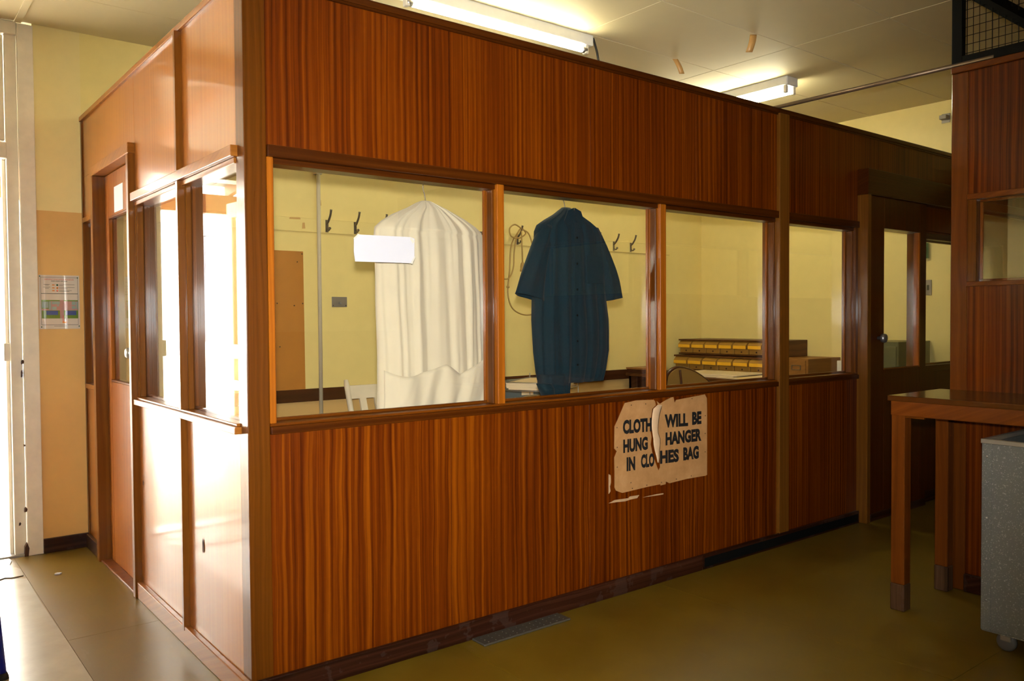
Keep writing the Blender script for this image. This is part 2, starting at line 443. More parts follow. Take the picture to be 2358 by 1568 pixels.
for (a, b, c, d) in ((X0-.1, 1.08, 0, ZC+.012), (1.185, XE+.1, 0, ZC+.012), (1.08, 1.185, 0, .35), (1.08, 1.185, 2.3, ZC+.012)):
    box('wall_body', a, b, Y0-.16, Y0, c, d, 'wall_plain', wr, 0)
ws = thing('wall_side', 'far side wall of the hall to the left', loc=(X0, 0, 0), kind='structure')
box('wall_body', X0-.16, X0, Y0, L+.16, 0, ZC+.012, 'wall_plain', ws, 0)
bl = thing('baseboard_left', 'dark brown skirting below the tan wall', loc=(-.12, L, 0), kind='structure')
box('skirting_board', -.236, -.001, L-.020, L, 0, .082, 'skirting', bl, .004, 2)
# dark rail around the office wall at chair height
dr = thing('trim_1', 'dark brown chair rail along the office wall', loc=(2.5, L, .74), kind='structure')
box('rail_board', .09, 4.66, L-.016, L, .752, .838, 'dark_wood', dr, .003)
br = thing('baseboard_right', 'dark skirting of the end wall', loc=(XE, 1, 0), kind='structure')
box('skirting_board', XE-.018, XE, .1, .9, 0, .085, 'skirting', br, .004)

# ---- glazed office partition, front (face at y = 0)
wf = thing('wall_front', 'ribbon striped mahogany veneer office partition facing the hall', loc=(0, 0, 0), kind='structure')
box('corner_post', 0, .077, 0, .077, 0, ZT-.026, 'trim_v', wf, .003, 2)
T = .09
for a, b in ((.077, .829), (.829, 1.60), (1.60, 2.343), (2.343, 3.050)):
    box('upper_panel', a+.0006, b-.0006, .002+random.uniform(0, .0006), T, 1.903, ZT-.026, 'veneer', wf, .0008)
for a, b in ((.077, .823), (.823, 1.586), (1.586, 2.343), (2.343, 3.050)):
    box('lower_panel', a+.0006, b-.0006, .002+random.uniform(0, .0006), T, .06, .917, 'veneer_figured', wf, .0008)
box('upper_panel', 3.147, 5.50, .003, T, 1.903, ZT-.026, 'veneer', wf, .0008)
box('lower_panel', 3.147, 3.918, .003, T, .06, .917, 'veneer', wf, .0008)
box('top_cap', -.012, XE, -.012, T+.012, ZT-.027, ZT, 'trim_h', wf, .004, 2)
box('top_bead', .078, 5.5, -.004, .004, ZT-.036, ZT-.026, 'trim_h', wf, .001)
for a, b in ((.077, 3.050), (3.147, 3.918)):
    box('head_rail', a, b, -.013, T, ZH, 1.904, 'trim_h', wf, .003, 2)
    box('head_moulding', a, b, .010, T-.005, ZH-.020, ZH, 'trim_h', wf, .002)
    box('sill_rail', a, b, -.013, T, .914, ZS-.010, 'trim_h', wf, .003, 2)
    box('sill_nosing', a, b, -.004, T, ZS-.010, ZS, 'bead_h', wf, .002)
box('jamb', .077, .100, -.004, T, ZS, ZH, 'bead_v', wf, .002)
for a, b in ((1.052, 1.096), (2.055, 2.106)):
    box('mullion', a+.008, b, -.006, T, ZS, ZH, 'bead_v', wf, .002)
    box('mullion_bead', a-.004, a+.008, .016, .052, ZS, ZH-.02, 'trim_v', wf, .003)
box('post', 3.052, 3.146, -.016, T+.01, .06, ZT-.027, 'post_v', wf, .002)
box('mullion_bead', 3.036, 3.052, .014, .052, ZS, ZH-.02, 'trim_v', wf, .003)
box('jamb', 3.886, 3.919, -.004, T, ZS, ZH, 'trim_v', wf, .002)
box('mullion_bead', 3.872, 3.886, .014, .052, ZS, ZH-.02, 'trim_v', wf, .003)
# sliding door surround at the far end
box('door_post', 3.920, 3.962, -.066, T, 0, 2.07, 'post_v', wf, .003)
box('door_header', 3.918, 5.50, -.068, T, 2.07, 2.230, 'trim_h', wf, .003)
box('upper_panel', 3.962, 5.50, .02, T, 1.88, 2.07, 'veneer', wf, .0008)
box('end_post', 5.48, XE, -.02, T, 0, ZT-.027, 'trim_v', wf, .002)
box('lower_panel', 4.775, 5.48, .003, T, .06, .917, 'door_dark', wf, .0008)
box('stile', 4.735, 4.775, -.004, T, .0, 2.07, 'trim_v', wf, .002)
box('sill_rail', 4.775, 5.48, -.008, T, .917, ZS+.008, 'trim_h', wf, .002)
box('head_rail', 4.775, 5.48, -.008, T, 1.845, 1.885, 'trim_h', wf, .002)
box('skirting_board', 4.735, 5.48, -.014, .004, 0, .078, 'skirting', wf, .004)
# torn veneer and pale marks left by an earlier notice
def px_poly(cpts):      # sign-plane points given as (x, z)
    return [(x, z) for x, z in cpts]
bf = thing('baseboard_front', 'dark scuffed skirting along the front partition', loc=(1.5, 0, 0), kind='structure')
box('skirting_board', -.016, 2.371, -.018, 0.0, 0, .078, 'skirting', bf, .005, 2)
box('skirting_board', 2.373, 3.918, -.018, 0.0, 0, .078, 'skirting', bf, .005, 2)
bm = bmesh.new(); bx(bm, 2.385, 3.90, -.0195, -.0178, .012, .060, .0004); link('scuff_plate', fin(bm, 'scuff_plate'), 'black_steel', bf)

def pane_window(name, label, axis, a, b, z0, z1, pos, bead='trim', inner=.008):
    w = thing(name, label, loc=((a+b)/2 if axis == 'x' else pos, pos if axis == 'x' else (a+b)/2, z0), kind='structure')
    if axis == 'x':
        box('pane', a, b, pos-.002, pos+.002, z0, z1, 'glass', w, 0)
        box('glazing_bead', a, b, pos+.003, pos+.016, z0, z0+.012, 'bead_h', w, .002)
        box('glazing_bead', a, b, pos+.003, pos+.016, z1-.012, z1, 'bead_h', w, .002)
        box('glazing_bead', a, a+.012, pos+.003, pos+.016, z0+.012, z1-.012, 'bead_v', w, .002)
        box('glazing_bead', b-.012, b, pos+.003, pos+.016, z0+.012, z1-.012, 'bead_v', w, .002)
    else:
        box('pane', pos-.002, pos+.002, a, b, z0, z1, 'glass', w, 0)
        box('glazing_bead', pos+.003, pos+.016, a, b, z0, z0+.012, 'bead_h', w, .002)
        box('glazing_bead', pos+.003, pos+.016, a, b, z1-.012, z1, 'bead_h', w, .002)
        box('glazing_bead', pos+.003, pos+.016, a, a+.012, z0+.012, z1-.012, 'bead_v', w, .002)
        box('glazing_bead', pos+.003, pos+.016, b-.012, b, z0+.012, z1-.012, 'bead_v', w, .002)
    return w
pane_window('window_1', 'wide office window with the white garment bag behind it', 'x', .100, 1.052, ZS, ZH, .058)
pane_window('window_2', 'office window with the navy coverall behind it', 'x', 1.096, 2.055, ZS, ZH, .058)
pane_window('window_3', 'office window showing the card index drawers', 'x', 2.106, 3.052, ZS, ZH, .058)
pane_window('window_4', 'office window between the tall post and the sliding door', 'x', 3.146, 3.886, ZS, ZH, .058)
pane_window('window_5', 'narrow dark framed window right of the sliding door', 'x', 4.775, 5.48, ZS+.008, 1.845, .05)

# sliding door in the front partition
d2 = thing('door_2', 'dark mahogany sliding door with tall glass and round chrome knob', loc=(4.35, 0, 0), kind='structure')
box('stile', 3.990, 4.160, -.046, -.010, .012, 2.07, 'door_dark', d2, .002)
box('stile', 4.640, 4.732, -.046, -.010, .012, 2.07, 'door_dark', d2, .002)
box('rail', 4.160, 4.640, -.046, -.010, 1.873, 2.07, 'door_dark', d2, .002)
box('lower_panel', 4.160, 4.640, -.046, -.010, .012, .962, 'door_dark', d2, .002)
box('pane', 4.160, 4.640, -.030, -.026, .962, 1.873, 'glass', d2, 0)
box('glazing_bead', 4.626, 4.640, -.050, -.012, .962, 1.873, 'bead_v', d2, .002)
box('glazing_bead', 4.160, 4.626, -.050, -.044, .962, .972, 'bead_h', d2, .002)
lathe('knob', [(.012, 0), (.012, .018), (.026, .026), (.030, .040), (.026, .052), (.010, .057)], (4.085, -.046, 1.168), (0, -1, 0), 'steel', d2)
box('kick_rail', 3.99, 4.732, -.052, -.044, .0, .05, 'skirting', d2, .002)

# ---- left partition (face at x = 0)
wp = thing('wall_side_partition', 'mahogany office partition with two windows and a door, facing the entrance', loc=(0, 1.2, 0), kind='structure')
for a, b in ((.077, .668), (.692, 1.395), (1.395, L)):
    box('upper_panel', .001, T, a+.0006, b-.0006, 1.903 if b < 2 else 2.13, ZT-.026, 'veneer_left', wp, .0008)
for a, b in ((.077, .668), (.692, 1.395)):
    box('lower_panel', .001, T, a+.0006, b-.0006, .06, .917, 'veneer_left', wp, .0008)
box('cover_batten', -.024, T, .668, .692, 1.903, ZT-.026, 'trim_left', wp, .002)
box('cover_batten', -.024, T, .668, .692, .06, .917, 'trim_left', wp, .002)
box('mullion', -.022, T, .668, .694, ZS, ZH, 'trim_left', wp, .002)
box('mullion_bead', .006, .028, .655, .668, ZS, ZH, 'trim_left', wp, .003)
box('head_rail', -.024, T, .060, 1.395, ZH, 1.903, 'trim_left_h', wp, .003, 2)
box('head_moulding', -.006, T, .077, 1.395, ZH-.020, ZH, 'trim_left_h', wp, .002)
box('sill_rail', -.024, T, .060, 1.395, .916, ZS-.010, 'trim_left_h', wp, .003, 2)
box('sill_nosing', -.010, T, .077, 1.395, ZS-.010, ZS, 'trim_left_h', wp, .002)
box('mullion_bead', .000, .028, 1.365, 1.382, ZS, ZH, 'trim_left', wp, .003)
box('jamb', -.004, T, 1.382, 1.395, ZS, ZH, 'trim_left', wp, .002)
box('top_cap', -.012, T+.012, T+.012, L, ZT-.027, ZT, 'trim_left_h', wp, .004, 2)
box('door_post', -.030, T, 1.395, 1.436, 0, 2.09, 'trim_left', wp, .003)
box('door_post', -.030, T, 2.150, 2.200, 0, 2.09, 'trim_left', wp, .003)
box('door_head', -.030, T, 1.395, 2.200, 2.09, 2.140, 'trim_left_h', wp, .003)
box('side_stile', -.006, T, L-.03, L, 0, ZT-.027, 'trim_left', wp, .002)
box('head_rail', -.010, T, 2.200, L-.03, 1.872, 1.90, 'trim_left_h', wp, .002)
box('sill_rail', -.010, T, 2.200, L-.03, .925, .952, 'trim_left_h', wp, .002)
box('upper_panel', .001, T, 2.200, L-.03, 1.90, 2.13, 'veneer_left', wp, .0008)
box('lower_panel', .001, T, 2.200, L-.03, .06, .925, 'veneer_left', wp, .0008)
def chip(nm, y, z, w, h):
    bm = bmesh.new(); n = 10
    vs = [bm.verts.new((-.0012, y+w*math.cos(2*PI*k/n)*random.uniform(.6, 1.1), z+h*math.sin(2*PI*k/n)*random.uniform(.7, 1.15))) for k in range(n)]
    c = bm.verts.new((.0008, y, z+h*.2))
    for k in range(n): bm.faces.new((vs[k], vs[(k+1) % n], c))
    return link(nm, fin(bm, nm), 'chip', wp)
chip('veneer_chip', .487, .438, .012, .030); chip('veneer_chip', 1.34, .553, .010, .014)
bp = thing('baseboard_partition', 'varnished skirting along the side partition', loc=(0, .7, 0), kind='structure')
box('skirting_board', -.022, 0.001, -.018, 1.395, 0, .078, 'trim_left_h', bp, .004, 2)
box('skirting_board', -.020, 0.001, 2.2, L-.02, 0, .078, 'skirting', bp, .004, 2)
pane_window('window_6', 'side partition window next to the corner post', 'y', .077, .668, ZS, ZH, .030)
pane_window('window_7', 'side partition window next to the office door', 'y', .694, 1.382, ZS, ZH, .030)
pane_window('window_8', 'narrow sidelight between office door and tan wall', 'y', 2.200, L-.03, .952, 1.872, .030)
d1 = thing('door_1', 'mahogany office door with tall glass pane', loc=(.05, 1.79, 0), kind='structure')
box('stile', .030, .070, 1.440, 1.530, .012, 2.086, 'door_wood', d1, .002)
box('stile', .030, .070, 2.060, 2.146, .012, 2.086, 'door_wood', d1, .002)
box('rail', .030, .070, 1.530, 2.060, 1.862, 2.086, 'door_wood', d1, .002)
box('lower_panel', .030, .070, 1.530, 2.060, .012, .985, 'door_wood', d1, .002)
box('pane', .048, .052, 1.530, 2.060, .985, 1.862, 'glass', d1, 0)
box('glazing_bead', .028, .046, 1.530, 2.060, .985, .996, 'bead_h', d1, .002)
box('glazing_bead', .028, .046, 1.530, 2.060, 1.851, 1.862, 'bead_h', d1, .002)
box('glazing_bead', .028, .046, 2.048, 2.060, .996, 1.851, 'bead_v', d1, .002)
lathe('knob', [(.008, 0), (.008, .030), (.014, .034), (.024, .044), (.026, .056), (.018, .064)], (.030, 1.485, 1.155), (-1, 0, 0), 'steel', d1)
box('threshold', -.02, T, 1.436, 2.150, 0, .012, 'bead_h', d1, .003)
tag(base_origin(box('door_notice', .0285, .0296, 1.745, 1.925, 1.872, 2.004, 'paper', None, 0)), 'blank white sheet of paper on the office door', 'paper')

# ---- entrance doorway in the left wall
tf = thing('door_3', 'chipped white entrance door frame with fanlight', loc=(-.8, L, 0), kind='structure')
for (a, b, c, d) in ((-.314, -.236, -1.338, -1.27),):
    box('architrave', a, b, L-.014, L+.02, 0, ZC-.01, 'white_frame', tf, .004, 2)
    box('architrave', c, d, L-.014, L+.02, 0, ZC-.01, 'white_frame', tf, .004, 2)
box('jamb', -.372, -.314, L+.016, L+.15, 0, ZC-.01, 'white_frame', tf, .004, 2)
box('jamb', -1.27, -1.212, L+.016, L+.15, 0, ZC-.01, 'white_frame', tf, .004, 2)
box('door_stop', -.390, -.372, L+.060, L+.11, 0, 2.205, 'white_frame', tf, .003)
box('frame_head', -1.27, -.314, L-.010, L+.15, 2.885, ZC-.004, 'white_frame', tf, .004)
box('transom', -1.212, -.372, L-.004, L+.15, 2.205, 2.292, 'white_frame', tf, .005, 2)
box('fanlight_stile', -.455, -.378, L+.012, L+.055, 2.302, 2.878, 'white_frame', tf, .004)
box('fanlight_stile', -1.206, -1.13, L+.012, L+.055, 2.302, 2.878, 'white_frame', tf, .004)
box('fanlight_rail', -1.13, -.455, L+.012, L+.055, 2.302, 2.378, 'white_frame', tf, .004)
box('fanlight_rail', -1.13, -.455, L+.012, L+.055, 2.802, 2.878, 'white_frame', tf, .004)
box('pane', -1.13, -.455, L+.032, L+.036, 2.378, 2.802, 'glass', tf, 0)
box('strike_box', -.402, -.366, L+.030, L+.058, 1.09, 1.19, 'white_frame', tf, .006, 2)
box('sill_strip', -1.27, -.314, L-.006, L+.16, -.012, .012, 'steel', tf, .004)

wn = thing('added_window_11', 'wide white framed window added out of view left of the entrance for daylight', loc=(-3.05, L, .95), kind='structure')  # unseen window, put in for diffuse daylight on the side partition
for x in (-4.35, -3.72, -3.08, -2.44, -1.80): box('frame_bar', x, x+.05, L+.03, L+.11, .95, 2.35, 'white_frame', wn, .003)
for z in (.95, 2.30): box('frame_bar', -4.35, -1.75, L+.025, L+.115, z, z+.05, 'white_frame', wn, .003)
box('pane', -4.35, -1.75, L+.068, L+.072, 1.0, 2.30, 'glass', wn, 0)
wq = thing('window_12', 'tall slit window in the rear wall behind the viewer', loc=(1.13, Y0, .35), kind='structure')
box('pane', 1.08, 1.185, Y0-.082, Y0-.078, .35, 2.3, 'glass', wq, 0)

for (x, z, w, h) in ((-.318, 1.085, .006, .012), (-.322, 1.02, .004, .020), (-.318, .26, .007, .013), (-.318, .62, .003, .006), (-.345, .18, .006, .010), (-.318, .03, .012, .045)):
    prism_xz('paint_chip', [(x-w, z-h), (x+w*.6, z-h*.7), (x+w, z+h*.3), (x+w*.2, z+h), (x-w*.8, z+h*.5)], L-.0152 if x > -.335 else L+.0148, L+.017, 'chip', tf)

# open entrance door leaf outside, hinged on the far jamb
A = math.radians(86); HX, HY = -1.19, L+.17
rotm = Matrix.Translation((HX, HY, 0)) @ Matrix.Rotation(A, 4, 'Z')
leaf = thing('door_4', 'white open entrance door with glass above and wire mesh below', loc=(HX, HY, 0), kind='structure')
def lb(nm, a, b, z0, z1, mt='white_frame', y0=-.02, y1=.02):
    return box(nm, a, b, y0, y1, z0, z1, mt, leaf, .003, 1, rotm)
lb('stile', 0, .09, .02, 2.19); lb('stile', .72, .81, .02, 2.19); lb('rail', .09, .72, 2.08, 2.19); lb('rail', .09, .72, 1.02, 1.13)
lb('rail', .09, .72, .78, .86); lb('rail', .09, .72, .02, .22); lb('pane', .09, .72, 1.13, 2.08, 'glass', -.002, .002)
for k in range(4): lb('muntin', .21+.13*k, .235+.13*k, .86, 1.02)
for k in range(9): lb('mesh_wire', .15+.063*k, .153+.063*k, .22, .78, 'steel', -.0015, .0015)
for k in range(8): lb('mesh_wire', .09, .72, .285+.063*k, .288+.063*k, 'steel', -.0015, .0015)

# ---- outdoors
gr = thing('ground', 'sunlit concrete yard outside the entrance', loc=(-2, 8, -.06), kind='structure')
box('concrete_slab', -14, 10, L+.16, 16, -.10, -.03, 'concrete', gr, 0)
fb = thing('neighbouring_building', 'white rendered building across the sunny yard', 'building', (-3, 9.5, -.05))
box('wall', -14, 10, 9.0, 9.3, -.05, 4.6, 'render_white', fb, 0)
fw = box('window', -2.85, -2.66, 8.985, 9.02, 1.02, 2.50, 'dark_window', fb, 0)
box('window_frame', -2.88, -2.63, 8.975, 8.99, 2.50, 2.55, 'white_paint', fb, 0)
box('roof', -14, 10, 8.6, 13, 4.6, 4.8, 'roof_timber', fb, 0)
vr = thing('verandah_roof', 'timber verandah roof outside the entrance', 'roof', (-1.5, 4, 2.4))
bm = bmesh.new()
A4 = [bm.verts.new(p) for p in ((-6, L+.17, 2.92), (3, L+.17, 2.92), (3, 5.4, 2.62), (-6, 5.4, 2.62))]
B4 = [bm.verts.new(v.co+Vector((0, 0, .04))) for v in A4]
bm.faces.new(A4); bm.faces.new(B4)
for k in range(4): bm.faces.new((A4[k], A4[(k+1) % 4], B4[(k+1) % 4], B4[k]))
link('roof_lining', fin(bm, 'roof_lining'), 'roof_sheet', vr)
for k in range(9):
    x = -5.4+.9*k
    bm = bmesh.new(); vs = []
    for (yy, zz) in ((L+.17, 2.92), (5.4, 2.62)):
        for dx in (0, .05):
            for dz in (-.11, 0): vs.append(bm.verts.new((x+dx, yy, zz+dz)))
    for f in ((0, 1, 3, 2), (4, 5, 7, 6), (0, 1, 5, 4), (2, 3, 7, 6), (0, 2, 6, 4), (1, 3, 7, 5)): bm.faces.new([vs[i] for i in f])
    link('rafter', fin(bm, 'rafter'), 'roof_timber', vr)
box('beam', -6, 3, 5.28, 5.38, 2.34, 2.52, 'roof_timber', vr, 0)
for x in (-5.2, -2.3+.9, 1.6): box('verandah_post', x-.05, x+.05, 5.28, 5.38, -.04, 2.34, 'white_paint', vr, .003)

# ---- second partition on the right (face x = XP, running towards the viewer)
w2 = thing('wall_second_partition', 'second mahogany partition with black wire cage on top', loc=(XP, -1.8, 0), kind='structure')
YA, YB = -.935, -4.1
box('corner_post', XP, XP+.09, -1.010, YA, 0, ZT-.03, 'table_v', w2, .003)
box('upper_panel', XP+.004, XP+.08, -1.95, -1.010, 1.872, ZT-.03, 'veneer', w2, .001)
box('upper_panel', XP+.004, XP+.08, YB, -1.952, 1.872, ZT-.03, 'veneer', w2, .001)
box('lower_panel', XP+.004, XP+.08, -1.95, -1.010, .08, 1.450, 'veneer', w2, .001)
box('lower_panel', XP+.004, XP+.08, YB, -1.952, .08, 1.872, 'veneer', w2, .001)
box('head_rail', XP-.006, XP+.08, -1.95, -1.010, 1.850, 1.876, 'table_h', w2, .002)
box('sill_rail', XP-.008, XP+.08, -1.95, -1.010, 1.444, 1.466, 'table_h', w2, .002)
box('jamb', XP-.002, XP+.08, -1.050, -1.010, 1.466, 1.85, 'trim_v', w2, .002)
box('jamb', XP-.002, XP+.08, -1.95, -1.915, 1.466, 1.85, 'trim_v', w2, .002)
box('top_cap', XP-.010, XP+.09, YB, YA, ZT-.030, ZT, 'table_h', w2, .003)
box('skirting_board', XP-.016, XP+.004, YB, -1.010, 0, .085, 'skirting', w2, .004)
box('return_post', XP+.09, XP+.13, YA-.08, YA, 0, ZT-.03, 'trim_v', w2, .002)
box('return_lower_panel', XP+.13, 5.50, YA-.06, YA-.01, .0, 1.46, 'veneer', w2, .001)
box('return_upper_panel', XP+.13, 5.50, YA-.06, YA-.01, 1.85, ZT-.03, 'veneer', w2, .001)
box('return_head_rail', XP+.13, 5.50, YA-.075, YA, 1.82, 1.86, 'bead_h', w2, .002)
box('return_mullion', 4.2, 4.25, YA-.07, YA, 1.46, 1.82, 'trim_v', w2, .002)
box('return_cap', XP+.09, 5.50, YA-.08, YA, ZT-.03, ZT, 'table_h', w2, .002)
pane_window('window_9', 'high window in the second partition above the table', 'y', -1.915, -1.050, 1.466, 1.85, XP+.035)
pane_window('window_10', 'inner window of the second partition beside the passage', 'x', XP+.13, 4.2, 1.46, 1.82, YA-.04)

# black wire cage above it
cg = thing('wire_cage', 'black steel wire mesh cage standing on the second partition', 'cage', (XP+.02, -1.5, ZT))
box('frame_bar', XP-.004, XP+.036, -.982, YA, ZT, ZC-.002, 'black_steel', cg, .002)
box('frame_bar', XP-.004, XP+.036, -2.6, -.982, ZT+.001, ZT+.046, 'black_steel', cg, .002)
box('frame_bar', XP-.004, XP+.036, -2.6, -.982, ZC-.05, ZC-.004, 'black_steel', cg, .002)
bm = bmesh.new(); sweep(bm, [(XP+.03, -.975, 2.86), (XP+.03, -1.42, 2.47)], .034, 4); link('brace_bar', fin(bm, 'brace_bar'), 'black_steel', cg)
bm = bmesh.new(); k = 0
y = -.995
while y > -2.6:
    sweep(bm, [(XP+.018, y, ZT+.04), (XP+.018, y, ZC-.04)], .0016 if k % 4 else .0022, 4); y -= .0275; k += 1
z = ZT+.060
while z < ZC-.05:
    sweep(bm, [(XP+.0195, -.975, z), (XP+.0195, -2.6, z)], .0016, 4); z += .0405
o = link('wire_mesh', fin(bm, 'wire_mesh'), 'black_steel', cg); o['kind'] = 'stuff'

# metal rod tying the two partitions together
rod = tube('tie_rod', [(XP+.004, -1.12, ZT+.010), (XP+.004, .06, ZT+.012)], .011, 'brass_dull', None, 10)
tag(base_origin(rod), 'thin dull metal rod bridging both partition tops', 'rod')

# ================================================================== OBJECTS
# ---- fluorescent battens
b1 = thing('fluorescent_light', 'long single tube fluorescent batten above the office', 'lamp', (1.74, .81, ZC))
bm = bmesh.new(); bx(bm, 1.10, 2.38, .785, .875, ZC-.062, ZC, .006, 2); link('batten_body', fin(bm, 'batten_body'), 'white_paint', b1)
tube('tube', [(1.16, .805, ZC-.090), (2.325, .805, ZC-.090)], .0165, 'tube', b1, 12)
for x in (1.125, 2.335):
    box('lamp_holder', x-.012, x+.012, .790, .822, ZC-.112, ZC-.062, 'plastic_white', b1, .003)
    tube('tube_cap', [(x-.004 if x < 2 else x-.03, .805, ZC-.090), (x+.03 if x < 2 else x+.004, .805, ZC-.090)], .0172, 'steel', b1, 12)
tube('supply_flex', smooth_path([(2.392, .80, ZC-.01), (2.398, .79, ZC-.05), (2.408, .78, ZC-.11), (2.414, .77, ZC-.20), (2.42, .76, ZC-.34)]), .0065, 'rubber', b1, 8)
for x in (1.20, 1.262): lathe('knockout', [(.010, 0), (.010, .002), (.004, .003)], (x, .785, ZC-.028), (0, -1, 0), 'steel', b1, 12)
b2 = thing('fluorescent_light', 'twin tube fluorescent batten further along the ceiling', 'lamp', (4.05, 1.2, ZC))
box('batten_body', 3.985, 4.115, .55, 1.80, ZC-.062, ZC, 'white_paint', b2, .005)
for x in (4.005, 4.095):
    tube('tube', [(x, .595, ZC-.088), (x, 1.76, ZC-.088)], .0165, 'tube', b2, 12)
    for y in (.575, 1.78): box('lamp_holder', x-.014, x+.014, y-.011, y+.011, ZC-.112, ZC-.062, 'plastic_white', b2, .003)

# ---- curled tape hanging from the ceiling
def tape(nm, label, p, ln, w, lean_x, curl):
    """a strip still stuck at its top end, curling away as it hangs down"""
    bm = bmesh.new(); n = 11; prev = None; sd_ = Vector((.80, -.60, 0)); fw_ = Vector((-.60, -.80, 0))
    for i in range(n):
        t = i/(n-1); c = Vector(p)+sd_*(lean_x*t)+fw_*(curl*math.sin(t*PI*.9))+Vector((0, 0, -ln*t))
        A = [bm.verts.new(c+sd_*w/2), bm.verts.new(c-sd_*w/2)]; B = [bm.verts.new(v.co-fw_*.0012) for v in A]
        if prev:
            PA, PB = prev
            bm.faces.new((PA[0], PA[1], A[1], A[0])); bm.faces.new((PB[0], PB[1], B[1], B[0]))
            bm.faces.new((PA[0], A[0], B[0], PB[0])); bm.faces.new((PA[1], A[1], B[1], PB[1]))
        else: bm.faces.new((A[0], A[1], B[1], B[0]))
        prev = (A, B)
    bm.faces.new((prev[0][0], prev[0][1], prev[1][1], prev[1][0]))
    return tag(base_origin(link(nm, fin(bm, nm), 'tape', None, True)), label, 'tape')
tape('peeling_tape', 'brown tape strip hanging from ceiling, the higher one nearer the cage', (3.113, .204, ZC-.001), .105, .040, -.028, .02)
tape('peeling_tape', 'brown tape strip curling from ceiling just above the partition top', (3.10, .783, ZC-.001), .095, .034, .042, .015)

# ---- evacuation notice on the tan wall
ev = thing('evacuation_notice', 'laminated emergency evacuation plan with coloured map on tan wall', 'notice', (-.128, L, 1.265))
s_ = NT('laminated_sheet'); s_.bsdf((.70, .64, .58), .03, 0, .9, None, 1.0, .01); M['laminate'] = s_.m
ex0, ex1, ez0, ez1 = -.232, -.026, 1.266, 1.571
box('sheet', ex0, ex1, L-.0025, L-.0003, ez0, ez1, 'laminate', ev, .0006)
EX = lambda u: ex0+(u-130)/(1110-130)*(ex1-ex0)
EZ = lambda v: ez1-(v-145)/(1450-145)*(ez1-ez0)
yy = L-.0032
def er(nm, u0, u1, v0, v1, mt, dy=0): return box(nm, EX(u0), EX(u1), yy-dy, yy-dy+.0006, EZ(v1), EZ(v0), mt, ev, 0)
M['line'] = plain('grey_rule', (.16, .17, .15), .05, spec=.8, coat=1.0)
for (u0, u1, v0, v1) in ((180, 1070, 196, 204), (180, 1070, 584, 600), (180, 1070, 1344, 1354), (178, 186, 200, 1350), (1062, 1070, 200, 1350)): er('rule_line', u0, u1, v0, v1, 'line')
er('map_ground', 190, 1070, 750, 1195, 'green')
er('map_path', 400, 1060, 775, 1000, 'pink', .0003); er('map_path', 190, 400, 960, 1000, 'pink', .0003); er('map_path', 625, 720, 750, 1195, 'pink', .0002)
for r in ((200, 350, 785, 940), (360, 415, 780, 985), (435, 625, 785, 850), (435, 545, 910, 985), (560, 600, 860, 900), (915, 1010, 785, 870), (915, 1010, 890, 960), (1025, 1060, 790, 960)):
    er('map_room', *r, 'teal', .0006)
er('map_building', 300, 575, 1010, 1110, 'blue', .0006); er('map_building', 760, 1020, 1010, 1115, 'blue', .0006)
for (v, mt) in ((385, 'dark_green'), (455, 'orange'), (522, 'red')):
    lathe('key_dot', [(.0052, 0), (.0052, .0005)], (EX(572), yy+.0002, EZ(v)), (0, -1, 0), mt, ev, 14); er('key_arrow', 448, 508, v-12, v+12, 'orange')
er('map_arrow', 680, 790, 1268, 1305, 'orange'); er('route_line', 690, 706, 1120, 1270, 'red', .0009)
text_mesh('title_text', 'EMERGENCY EVACUATION PROCEDURE', EX(270), EX(972), EZ(268), EZ(232), yy-.0002, 'red', ev, 0.0)
for (a, b) in ((425, 520), (530, 640), (650, 720), (730, 815)): er('text_line', a, b, 284, 298, 'line')
for (v, a, b) in ((372, 612, 990), (398, 612, 710), (442, 612, 990), (470, 612, 820), (515, 612, 920), (538, 612, 860), (370, 245, 395), (392, 280, 370), (438, 230, 405), (462, 280, 370), (1380, 480, 790)):
    er('text_line', a, b, v-4, v+5, 'line')
for (u, v) in ((160, 178), (1065, 200), (182, 1400), (1085, 1385)): lathe('pin', [(.0035, 0), (.0035, .001), (.001, .002)], (EX(u), yy+.001, EZ(v)), (0, -1, 0), 'dark_green', ev, 10)

# ---- torn notice on the front panel
def sx(c): return 1370+c/4.9
def pxs(u, v):   # crop coordinates of the notice on the panel plane (metres)
    dx, dy = (sx(u)-1179)/1895.395, (880+v/4.9-784)/1895.395
    d = cf+cr*dx-cu*dy; t = (-.002-CAM.y)/d.y
    p = CAM+d*t; return (p.x, p.z)
nt = thing('torn_notice', 'torn brown card sign about clothes hangers pinned under the windows', 'sign', (2.1, -.003, .46))
leftp = [(340, 235), (470, 205), (665, 198), (680, 215), (690, 260), (650, 300), (634, 400), (630, 560), (640, 620), (630, 700), (650, 800), (690, 920), (720, 1000), (745, 1150), (580, 1185), (310, 1250), (240, 1225), (225, 1190), (225, 1000), (222, 850), (250, 780), (222, 750), (225, 500), (262, 420)]
rightp = [(700, 215), (735, 245), (780, 215), (860, 172), (885, 168), (900, 235), (920, 200), (1240, 138), (1262, 180), (1265, 300), (1265, 1045), (1245, 1055), (1040, 1090), (840, 1140), (800, 1120), (798, 1150), (742, 1165), (720, 1000), (738, 960), (735, 860), (720, 840), (715, 700), (735, 640), (705, 575), (712, 480), (730, 300)]
prism_xz('card_piece', [pxs(*p) for p in leftp], -.0012, .0012, 'poster', nt)
prism_xz('card_piece', [pxs(*p) for p in rightp], -.0024, .0008, 'poster', nt)
